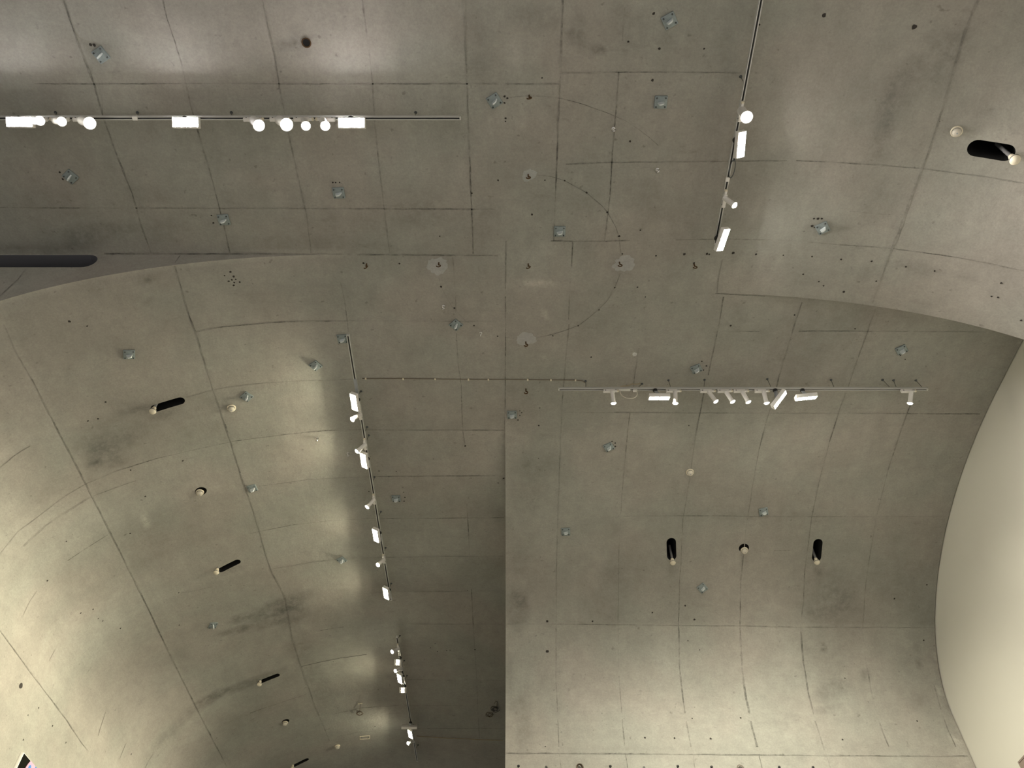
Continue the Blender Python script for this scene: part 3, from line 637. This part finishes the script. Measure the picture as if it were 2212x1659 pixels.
# ------------------------------------------------------------------ lighting tracks
DROP = 0.021 * H
ZT = H + ZE - DROP                         # underside height of the tracks
_y = lambda v: ray(1103, v); 
YT_R = (H - DROP) * ray(1600, 842.5)[1] / ray(1600, 842.5)[2]
YT_L = (H - DROP) * ray(600, 256)[1] / ray(600, 256)[2]
XT_L = -0.2537 * (H - DROP); XT_R = 0.2929 * (H - DROP)

def track_rail(p, q, label, hangers, extra=None):
    """aluminium track with a black slot, end caps and the wires that hold it"""
    p, q = Vector(p), Vector(q); d = (q - p).normalized(); L = (q - p).length
    root = thing('track_rail', p, label, 'lighting track', 'ceiling lighting tracks')
    F = frame((0, 0, 1), d); T = Matrix.Translation((q - p) / 2) @ F
    bm = newbm()
    for y in (-.0135, .0135): box(bm, (L, .009, .034), T @ Matrix.Translation((0, y, .017)), .0015)
    box(bm, (L, .036, .006), T @ Matrix.Translation((0, 0, .037)), .001); link('profile', mesh('profile', bm, M['rail']), root)
    bm = newbm(); box(bm, (L - .01, .018, .020), T @ Matrix.Translation((0, 0, .024))); link('slot', mesh('slot', bm, M['black']), root)
    for s in (-1, 1):
        bm = newbm(); box(bm, (.012, .037, .040), T @ Matrix.Translation((s * (L / 2 + .004), 0, .020)), .002); link('end_cap', mesh('end_cap', bm, M['rail']), root)
    for (u, v), along, side in hangers:
        top = hit(u, v)[1]; bot = p + d * max(.02, min(L - .02, along)) + Vector((0, 0, .04))
        bm = newbm(); rod(bm, top - p, bot - p, .0035, 6); link('hanger_wire', mesh('hanger_wire', bm, M['wire']), root)
        bm = newbm(); lathe(bm, [(.016, 0), (.014, .012), (.006, .022)], Matrix.Translation(top - p) @ frame(bot - top), 10); link('ceiling_cup', mesh('ceiling_cup', bm, M['bolt']), root)
    return root

def on_xrail(u, yt, dz=0.0):               # point of a track that runs along X, seen in column u
    z = ZT + dz - ZE
    lo, hi_ = -800, 2600
    # the row follows from the track's depth and height
    k = yt / z; tn = (math.sin(PITCH) * k - math.cos(PITCH)); y_ = -(k * math.sin(PITCH) - math.cos(PITCH)) / (math.sin(PITCH) + k * math.cos(PITCH))
    d = ray(u, V0 - FPX * y_); t = z / d[2]; return Vector((d[0] * t, yt, ZT + dz))
def on_yrail(v, xt, dz=0.0):               # point of a track that runs along Y, seen in row v
    d = ray(U0, v); z = ZT + dz - ZE; return Vector((xt, d[1] / d[2] * z, ZT + dz))

pR0, pR1 = on_xrail(1208, YT_R), on_xrail(2003, YT_R)
rR = track_rail(pR0, pR1, 'white lamp track across the far right vault', [((u, v), (on_xrail(x, YT_R) - pR0).length, 0) for u, v, x in
    ((1265,823,1266), (1444,821,1450), (1387,829,1378), (1522,820,1522), (1657,818,1668), (1795,820,1804), (1906,820,1926), (1930,821,1939), (1978,821,1996))])
pA0, pA1 = on_yrail(726, XT_L), on_yrail(1297, XT_L)
HK = [((884/11.06+700, 905/11.06+760),850),((793,920),940),((797,939),955),((809,1029),1046),((823,1102),1122),((833,1183),1196),((846,1259),1275)]
rA = track_rail(pA0, pA1, 'upper lamp track on the far left vault', [((u, v), (on_yrail(x, XT_L) - pA0).length, 0) for (u, v), x in
    (((780,845),858), ((793,922),940), ((797,940),960), ((809,1030),1050), ((823,1105),1122), ((833,1183),1200), ((845,1260),1278))])
pB0, pB1 = on_yrail(1378, XT_L), on_yrail(1645, XT_L)
rB = track_rail(pB0, pB1, 'lower lamp track on the far left vault', [((u, v), (on_yrail(x, XT_L) - pB0).length, 0) for (u, v), x in
    (((864,1373),1385), ((873,1427),1440), ((879,1459),1476), ((893,1565),1578), ((903,1609),1622))])
pU0, pU1 = on_yrail(-120, XT_R), on_yrail(527, XT_R)
rU = track_rail(pU0, pU1, 'lamp track on the near right vault carrying the dazzling lamp', [((u, v), (on_yrail(x, XT_R) - pU0).length, 0) for (u, v), x in
    (((1600,165),185), ((1585,345),360), ((1556,505),515), ((1634,60),70))])
pW0, pW1 = on_xrail(-160, YT_L), on_xrail(993, YT_L)
rW = track_rail(pW0, pW1, 'lamp track with the row of bright lamps on the near left ceiling', [((u, v), (on_xrail(x, YT_L) - pW0).length, 0) for u, v, x in
    ((297,243,296), (500,243,499), (898,243,896), (120,243,118))])
# joiners and loose cords that belong to the tracks
def joiner(root, p, d, L, m='rail'):
    bm = newbm(); box(bm, (L, .040, .030), Matrix.Translation(Vector(p) - root.location + Vector((0, 0, .012))) @ frame((0, 0, 1), d), .003); link('joiner', mesh('joiner', bm, M[m]), root)
joiner(rR, (on_xrail(1349, YT_R)), (1, 0, 0), .15); joiner(rW, on_xrail(291, YT_L), (1, 0, 0), .05, 'white'); joiner(rA, on_yrail(840, XT_L), (0, 1, 0), .32, 'grey'); joiner(rU, on_yrail(388, XT_R), (0, 1, 0), .05, 'white')
c0, c1 = on_xrail(1340, YT_R, -.01), on_xrail(1374, YT_R, -.01); o = rR.location
loop = []
for i in range(19):
    a = math.pi * i / 18; c = (c0 + c1) / 2; hw = (c1.x - c0.x) / 2 * (1.06 + .12 * math.sin(a))
    loop.append(c + Vector((-math.cos(a) * hw, -.03 * math.sin(a), -.19 * math.sin(a) ** .8)) - o)
rC = thing('power_cable', o, 'white cord hanging in a loop under the right track', 'cable')
bm = newbm(); tube(bm, loop, .0045, 7); link('cord', mesh('cord', bm, M['cord']), rC)
bm = newbm(); box(bm, (.055, .03, .022), Matrix.Translation(on_xrail(1372, YT_R, -.0125) - o), .004); link('plug', mesh('plug', bm, M['white']), rC)
bm = newbm(); tube(bm, [on_xrail(u, YT_R, dz) + Vector((0, -.02, 0)) - o for u, dz in ((1340,.05),(1355,.06),(1362,.085),(1366,.10),(1372,.09),(1380,.10),(1382,.12))], .0045, 6); link('tie_cord', mesh('tie_cord', bm, M['tan']), rR)
o = rU.location
bm = newbm(); pts = []
for i in range(24):
    a = 2 * math.pi * i / 24; c = on_yrail(364, XT_R, -.01)
    pts.append(c + Vector((.028 * math.sin(a) + .02, .10 * math.cos(a), -.01)) - o)
tube(bm, pts, .005, 7, True); link('safety_loop', mesh('safety_loop', bm, M['bolt']), rU)

# ------------------------------------------------------------------ spotlights and floodlights
bm = newbm(); box(bm, (.15, .036, .042), Matrix.Translation((-.04, 0, -.022)), .004); box(bm, (.036, .024, .03), Matrix.Translation((.050, 0, -.018)), .004); me_ad = mesh('adapter', bm, M['white'])
bm = newbm(); rod(bm, (-.085, -.0185, -.024), (-.085, -.0205, -.024), .007, 10); rod(bm, (-.085, .0185, -.024), (-.085, .0205, -.024), .007, 10); me_sc = mesh('screw', bm, M['black'])
bm = newbm(); lathe(bm, [(.012, -.012), (.017, -.004), (.017, .008), (.011, .016)], Matrix.Translation((.072, 0, -.018)), 14); me_kn = mesh('knob', bm, M['cream'])
bm = newbm(); rod(bm, (0, 0, -.036), (0, 0, -.062), .012, 12); me_pv = mesh('pivot', bm, M['white'])
bm = newbm(); lathe(bm, [(.020, -.030), (.0275, -.024), (.0275, .104), (.0285, .106), (.0285, .112), (.034, .128), (.037, .132), (.037, .137), (.031, .137)], seg=24, cap=False)
bmesh.ops.holes_fill(bm, edges=[e for e in bm.edges if e.is_boundary and sum(v.co.z for v in e.verts) < 0]); me_bd = mesh('lamp_body', bm, M['white'])
bm = newbm(); lathe(bm, [(.0325, .133), (.0325, .139), (.026, .147), (.014, .152), (.003, .153)], seg=24); me_ln = mesh('lens', bm, M['glow'])

def spotlight(base, T, tip, turn, label, sector, group, k=1.0, pw=1.0):
    """track spotlight: adapter in the rail at base; the body points towards pixel tip and is turned to the viewer by turn (0..1)"""
    base = Vector(base); pv = base + Vector((0, 0, -.062)); L = .145 * k
    d = Vector(ray(*tip)).normalized(); w_ = pv - EYE; vd = w_.normalized()
    q = EYE + d * (w_.length / d.dot(vd)); ax = q - pv; ax = (ax - vd * ax.dot(vd)).normalized()
    ax = (ax * math.sqrt(1 - turn * turn) - vd * turn).normalized()
    if turn > .9:                                  # facing the viewer: move along the track so that the lens sits at the tip
        for _ in range(6):
            u, v = project(np.array([tuple(pv + ax * L)])); 
            if T[0]: base = base + Vector(X1) * float((tip[0] - u[0]) * 8.2 / FPX)
            pv = base + Vector((0, 0, -.062))
    root = thing('track_spotlight', base, label, 'spotlight', group)
    F = frame((0, 0, 1), T)
    for nm, me in (('adapter', me_ad), ('screw', me_sc), ('knob', me_kn), ('pivot', me_pv)): link(nm, me, root, F)
    B = Matrix.Translation((0, 0, -.062)) @ frame(ax)
    b_ = link('lamp_body', me_bd, root, B @ Matrix.Scale(k, 4)); link('lens', me_ln, root, B @ Matrix.Scale(k, 4))
    lamp(root, 'SPOT', Vector((0, 0, -.062)) + ax * (.17 * k), AIM[sector](ax), SPOT_W[sector] * pw, TINT[sector], 'lamp_light', spot_size=R(118 if sector == 'UR' else 95), spot_blend=1.0, shadow_soft_size=.03)
    return root
AIM = dict(LL=lambda a: Vector((-.62, .10, -.78)), LR=lambda a: Vector((a.x * .4, .62, -.78)) if a.x > .12 else Vector((-.05, .62, -.78)), UR=lambda a: Vector((.62, .06, -.76)), UL=lambda a: Vector((a.x * .3, -.5, -.86)))

bm = newbm(); box(bm, (.27, .105, .050), Matrix.Translation((0, 0, -.027)), .004); me_hs = mesh('housing', bm, M['white'])
me_df = {}
for k in FLOOD_W:                                   # the lit faces give the light themselves
    for nm, f in (('full', 1.0), ('soft', .12)):
        bm = newbm(); box(bm, (.118, .088, .012)); me_df[k, nm] = mesh('diffuser', bm, mat('lit_diffuser', (1, 1, 1), .4, 0, TINT[k], f * FLOOD_W[k] / (math.pi * 2 * .118 * .088)), False)
bm = newbm(); lathe(bm, [(.018, -.022), (.030, -.016), (.030, -.0005)], seg=16); me_mt = mesh('mount', bm, M['black'])
def floodlight(base, c, n, l, label, sector, group, lit=True, size=1.0, kind='full'):
    base, c = Vector(base), Vector(c)
    root = thing('track_floodlight', base, label, 'floodlight', group)
    link('mount', me_mt, root)
    F = Matrix.Translation(c - base) @ frame(n, l) @ Matrix.Diagonal((size, 1, 1, 1))
    link('housing', me_hs, root, F)
    n_ = Vector(n).normalized()
    if lit:
        for s in ((-1, 1) if size > .7 else (0,)):
            link('diffuser', me_df[sector, kind], root, F @ Matrix.Translation((s * .0665, 0, -.0065)))
    bm = newbm(); back = c - base - n_ * .045
    x = Vector(l).normalized(); q = frame(back, x)
    box(bm, (.042, .010, back.length), Matrix.Translation(back / 2) @ q, .002); link('arm', mesh('arm', bm, M['grey']), root)
    return root

SG = {'LR': 'spotlights on the far right track', 'LL': 'spotlights on the far left tracks', 'UR': 'spotlights on the near right track', 'UL': 'spotlights on the near left track'}
FG = {k: v.replace('spot', 'flood') for k, v in SG.items()}
X1 = (1, 0, 0); YN = (0, -1, 0)
for ub, tip, lab in ((1322,(1325,868),'leftmost white spotlight on the right track, pointing down beside the cord loop'), (1457,(1459,868),'white spotlight pointing down right beside a double floodlight on the right track'),
    (1531,(1545,865),'strongly slanted white spotlight with the widest glare on the right track'), (1568,(1583,868),'white slanted spotlight, second of the slanted ones on the right track'),
    (1603,(1617,869),'white slanted spotlight, third of the slanted ones on the right track'), (1648,(1656,870),'white slightly slanted spotlight beside the tilted floodlight'),
    (1964,(1966,868),'white spotlight alone at the right end of the right track')):
    spotlight(on_xrail(ub, YT_R), X1, tip, .30, lab, 'LR', SG['LR'], pw=.5 if ub > 1900 else 1.0)
def fl(base, pix, drop, *a, **k): return floodlight(base, at_z(pix[0], pix[1], ZT - drop), *a, **k)
fl(on_xrail(1415, YT_R), (1424,861), .15, (0, .42, -.91), X1, 'double floodlight left of a spotlight on the right track', 'LR', FG['LR'])
fl(on_xrail(1674, YT_R), (1686,864), .18, (.62, -.05, -.70), (.62, -.52, .58), 'double floodlight tilted steeply to the right on the right track', 'LR', FG['LR'], kind='soft')
fl(on_xrail(1733, YT_R), (1742,861), .15, (.08, .42, -.90), (1, -.10, .06), 'double floodlight hanging level right of the tilted one', 'LR', FG['LR'])
# far left tracks
for vb, tip, lab in ((889,(767,902),'white spotlight right below the topmost floodlight on the left track'), (955,(776,971),'white spotlight with a long slanted body on the upper left track'),
    (1074,(797,1091),'white slanted spotlight alone between two floodlights on the left track'), (1203,(820,1217),'white spotlight above the last floodlight of the upper left track'),
    (1395,(853,1405),'white spotlight at the upper end of the lower left track'), (1437,(855,1449),'white spotlight amid the cluster on the lower left track'), (1594,(885,1604),'lowest bright spotlight on the lower left track')):
    spotlight(on_yrail(vb, XT_L), YN, tip, .62 if vb in (889, 1203, 1395, 1437, 1594) else .35, lab, 'LL', SG['LL'])
NL = (-.50, -.05, -.86)
for vb, pix, lab in ((862,(764,870),'topmost double floodlight on the left track'), (990,(785,996),'double floodlight below the long slanted spotlight'), (1150,(811,1158),'double floodlight halfway down the left track'), (1273,(833,1283),'double floodlight at the lower end of the upper left track')):
    fl(on_yrail(vb, XT_L), pix, .095, NL, (.05, 1, 0), lab, 'LL', FG['LL'])
fl(on_yrail(1460, XT_L), (863,1467), .115, NL, (.05, 1, 0), 'double floodlight amid the cluster on the lower left track', 'LL', FG['LL'])
fl(on_yrail(1586, XT_L), (886,1587), .105, NL, (.1, 1, 0), 'double floodlight just below the unlit bar', 'LL', FG['LL'])
for vb, pix, lab in ((1420,(859,1431),'small square floodlight facing the viewer, upper one'), (1481,(870,1491),'small square floodlight facing the viewer, lower one')):
    fl(on_yrail(vb, XT_L), pix, .075, (-.12, -.75, -.65), X1, lab, 'LL', FG['LL'], size=.5, kind='soft')
fl(on_yrail(1560, XT_L), (884.5,1573), .085, (0, .80, -.60), X1, 'floodlight turned away so that it shows as a grey bar', 'LL', FG['LL'], size=1.15, lit=False)
# near right track
spotlight(on_yrail(236, XT_R), YN, (1609,248), .95, 'dazzling spotlight facing the viewer on the near right track', 'UR', SG['UR'], k=1.6)
spotlight(on_yrail(424, XT_R), YN, (1582,440), .55, 'white spotlight turned right below the cord loop', 'UR', SG['UR'])
fl(on_yrail(302, XT_R), (1602,313), .085, (.42, -.15, -.90), (-.04, 1, .1), 'double floodlight below the dazzling spotlight', 'UR', FG['UR'])
fl(on_yrail(514, XT_R), (1563,519), .115, (.50, .0, -.86), (-.28, .95, .1), 'double floodlight at the lower end of the near right track', 'UR', FG['UR'])
# near left track
for ub, tip, k, lab in ((86,(87,261),1.25,'small round bright spotlight, first from the left'), (133,(134,262),1.25,'small round bright spotlight, second from the left'), (192,(195,264),1.6,'large starry spotlight at the left of the lamp row'),
    (556,(560,268),1.55,'starry spotlight left of the brightest pair'), (615,(620,266),1.7,'starry spotlight, the brightest of the lamp row'), (660,(661,273),1.25,'small round bright spotlight just right of the brightest one'), (701,(703,271),1.3,'small round bright spotlight beside the rightmost floodlight')):
    spotlight(on_xrail(ub, YT_L), (-1, 0, 0) if ub in (86, 133, 701) else X1, tip, .96, lab, 'UL', SG['UL'], k=k)
for ub, pix, lab in ((42,(41,263),'bright double floodlight at the far left of the lamp row'), (400,(400,264),'bright double floodlight at the middle of the lamp row'), (758,(759,265),'bright double floodlight at the right end of the lamp row')):
    fl(on_xrail(ub, YT_L), pix, .085, (0, -.55, -.83), X1, lab, 'UL', FG['UL'])

# ------------------------------------------------------------------ loose cables and small things
def cable(name, pix, r, m, label, cat, lift=.007, clips=()):
    pts = []
    for u, v in dense(pix, 12):
        k, p, n = hit(u, v); pts.append(p + n * (lift + random.uniform(-.001, .001)))
    o = pts[0]; root = thing(name, o, label, cat)
    bm = newbm(); tube(bm, [p - o for p in pts], r, 7); link('cord', mesh('cord', bm, M[m]), root)
    for u, v in clips:
        k, p, n = hit(u, v); bm = newbm(); box(bm, (.02, .03, .014), Matrix.Translation(p + n * .008 - o) @ frame(n), .003); link('clip', mesh('clip', bm, M['cream']), root)
    return root
cable('ceiling_cable', [(783,817),(860,817),(940,818),(1020,819),(1093,819),(1180,820),(1243,820.5),(1258,822),(1263,826)], .006, 'cable', 'thin brown cable clipped across the seam between the two lamp tracks', 'cable', clips=[(790,817),(871,818),(940,818),(1012,819),(1055,819),(1140,819.5),(1190,820),(1243,820.5)])
cable('stretched_string', [(900,1588),(940,1591),(1000,1594),(1040,1596),(1086,1597)], .006, 'tan', 'thin pale cord stretched right from the lowest lamps to the seam', 'cable', .02)
cable('thin_wire', [(651,1439),(690,1430),(735,1421),(792,1413)], .003, 'wire', 'thin dark wire across the left vault above the lower track', 'cable', .007, ())
def coil(name, pix, rings, label, stem):
    k, p, n = hit(*pix); root = thing(name, p, label, 'cable'); F = frame(n); bm = newbm(); pts = []
    for i in range(rings * 16 + 1):
        a = 2 * math.pi * i / 16; r_ = .075 + .022 * math.sin(a * .37 + 1) + random.uniform(-.004, .004)
        pts.append(F @ Vector((r_ * math.cos(a) * .8 + .010 * i / 16, r_ * math.sin(a) - .012 * i / 16, .02 + .004 * (i % 5))))
    tube(bm, pts, .0055, 6); link('coil', mesh('coil', bm, M['black' if stem is None else 'brown']), root)
    bm = newbm()
    t = [hit(*s)[1] + hit(*s)[2] * .02 - p for s in (stem or [(1068,1518),(1071,1512),(1074,1514),(1072,1530)])]
    tube(bm, t, .005, 6); link('tail', mesh('tail', bm, M['brown']), root)
    return root
coil('cable_coil', (1068,1528), 3, 'loose dark coil of cable hanging near the central seam', None)
coil('cable_coil', (1057,1541), 2, 'small lower loop of dark cable beside the larger coil', [(1050,1541),(1056,1545),(1066,1541)])
bm = newbm(); k, p, n = hit(778,1519); root = thing('cable_drop', p, 'wound dark cable hanging from a white clip left of the lower track', 'cable')
q = hit(777,1538)[1] - p; tube(bm, [n * .02, q * .5 + n * .03, q + n * .03], .005, 6); link('tail', mesh('tail', bm, M['brown']), root)
bm = newbm(); F = frame(n); pts = [q + n * .03 + (F @ Vector((.055 * math.cos(a) + .012 * math.sin(a * .3), .065 * math.sin(a), .004 * math.sin(a * 3)))) for a in [2 * math.pi * i / 14 for i in range(44)]]
tube(bm, pts, .006, 6); link('coil', mesh('coil', bm, M['brown']), root)
bm = newbm(); box(bm, (.09, .02, .012), Matrix.Translation(n * .008) @ F, .003); link('clip', mesh('clip', bm, M['cream']), root)
# pale outline of a removed plate
k, p, n = hit(788,1593); root = thing('mounting_frame', Matrix.Translation(p) @ frame(n, (1, .12, 0)) , 'small pale rectangular mounting frame left of the lowest lamps', 'frame')
bm = newbm()
for x, y, sx, sy in ((0, .062, .21, .014), (0, -.062, .21, .014), (-.098, 0, .014, .11), (.098, 0, .014, .13)): box(bm, (sx, sy, .008), Matrix.Translation((x, y, .004)), .002)
link('rim', mesh('rim', bm, M['cream']), root)
for x, y in ((-.06, .03), (.06, -.03)):
    bm = newbm(); lathe(bm, [(.010, 0), (.010, .006)], Matrix.Translation((x, y, 0)), 8); link('screw', mesh('screw', bm, M['bolt']), root)

# knobs, rings and cable bunches along the front wall
bm = newbm(); lathe(bm, [(.006, 0), (.008, .02), (.017, .030), (.019, .042), (.013, .054), (.003, .058)], seg=16); me_kb = mesh('knob', bm, M['black'])
bm = newbm(); rod(bm, (0, 0, -.02), (0, 0, .03), .006, 8); me_pin = mesh('pin', bm, M['bolt'])
KN = [(1120,1657.5,'leftmost black knob on the front wall'), (1318,1658,'black knob on the front wall right of the cable bunch'), (1463.5,1658,'black knob near the middle of the front wall'), (1536,1659.5,'black knob right of the middle knob on the front wall'), (1682,1660,'black knob right of the dark cable hoop'), (1755,1660.5,'rightmost black knob on the front wall')]
for u, v, lab in KN:
    root = thing('wall_anchor', surf_mtx(u, v), lab, 'knob', 'black knobs on the front wall'); link('knob', me_kb, root); link('pin', me_pin, root)
bm = newbm(); tube(bm, [Vector((.016 * math.cos(a), .016 * math.sin(a), .012)) for a in [2 * math.pi * i / 16 for i in range(16)]], .004, 6, True); me_rg = mesh('ring', bm, M['wire'])
for u, v, lab in ((1180,1658,'thin wire ring between the left knob and the cable bunch'), (1391,1659,'thin wire ring left of the middle knob')):
    root = thing('wall_ring', surf_mtx(u, v), lab, 'ring', 'wire rings on the front wall'); link('ring', me_rg, root); link('pin', me_pin, root)
def bunch(u, v, label, k):
    kk, p, n = hit(u, v); root = thing('cable_bunch', p, label, 'cable'); F = frame(n)
    for j in range(k):
        a0 = random.uniform(-.4, .4); bm = newbm(); s = random.uniform(.8, 1.15)
        pts = [F @ (Matrix.Rotation(a0, 3, 'Z') @ Vector((.035 * s * math.sin(a) * (1 + .2 * j), -.07 * s * math.cos(a) * .8, .02 + .01 * j))) for a in [2 * math.pi * i / 20 for i in range(20)]]
        tube(bm, pts, .0045, 6, True); link('loop', mesh('loop', bm, M['brown']), root)
    return root
bunch(1252,1661,'bunch of looped cable on the front wall near the left knobs',4); bunch(1600,1664,'dark cable hoop on the front wall',2)

# painting on the left wall, panel on the white wall
pc = at_x(53, 1628, -XWL + .05); WW, HH = 2.4, 1.6
root = thing('canvas_painting', (-XWL, pc.y + WW / 2, pc.z - HH / 2), 'corner of a black canvas with a pink spotted shape, low on the left wall', 'painting')
bm = newbm(); box(bm, (.042, WW + .02, HH + .02), Matrix.Translation((.022, 0, 0)), .003); link('frame', mesh('frame', bm, M['white']), root)
pm = bpy.data.materials.new('painted_canvas'); pm.use_nodes = True; nt = pm.node_tree; bs = nt.nodes['Principled BSDF']; bs.inputs['Roughness'].default_value = .6
bm = newbm(); box(bm, (.010, WW, HH), Matrix.Translation((.046, 0, 0)), .002); link('canvas', mesh('canvas', bm, mat('black_paint', (.010, .010, .008), .9, spec=0.0)), root)
def blob(name, cy, cz, ry, rz, m, x, clip=True):
    bm = newbm(); pts = []
    for i in range(40):
        a = 2 * math.pi * i / 40; y, z = cy + ry * math.cos(a), cz + rz * math.sin(a)
        pts.append((y, min(z, HH / 2)))
    fa = [bm.verts.new((x, y, z)) for y, z in pts]; fb = [bm.verts.new((x + .003, y, z)) for y, z in pts]
    for i in range(40): bm.faces.new((fa[i], fa[(i + 1) % 40], fb[(i + 1) % 40], fb[i]))
    bm.faces.new(fb); bm.faces.new(fa[::-1]); link(name, mesh(name, bm, m, False), root)
PINK, BLUE = mat('pink_paint', (.80, .36, .50), .8, spec=.1), mat('blue_paint', (.07, .24, .58), .8, spec=.1)
y0, z0 = -WW / 2, HH / 2
blob('pink_shape', y0 + .40, z0 - .16, .25, .27, PINK, .0505)
for y, z in ((.236, -.072), (.385, -.004), (.45, -.17), (.30, -.25)): blob('blue_spot', y0 + y, z0 + z, .032, .036, BLUE, .0535)
pc = at_x(2199, 1646, XE - .03)
root = thing('wall_panel', (XE, pc.y - .9, pc.z - .7), 'corner of a mauve grey panel hung on the white end wall', 'panel')
bm = newbm(); box(bm, (.030, 1.8, 1.4), Matrix.Translation((-.015, 0, 0)), .003); link('board', mesh('board', bm, mat('mauve_grey', (.36, .28, .24), .6)), root)
bm = newbm()
for y, z, sy, sz in ((0, .69, 1.8, .02), (0, -.69, 1.8, .02), (.89, 0, .02, 1.36), (-.89, 0, .02, 1.36)): box(bm, (.006, sy, sz), Matrix.Translation((-.032, y, z)))
link('edge', mesh('edge', bm, mat('mauve_edge', (.33, .26, .22), .6), False), root)
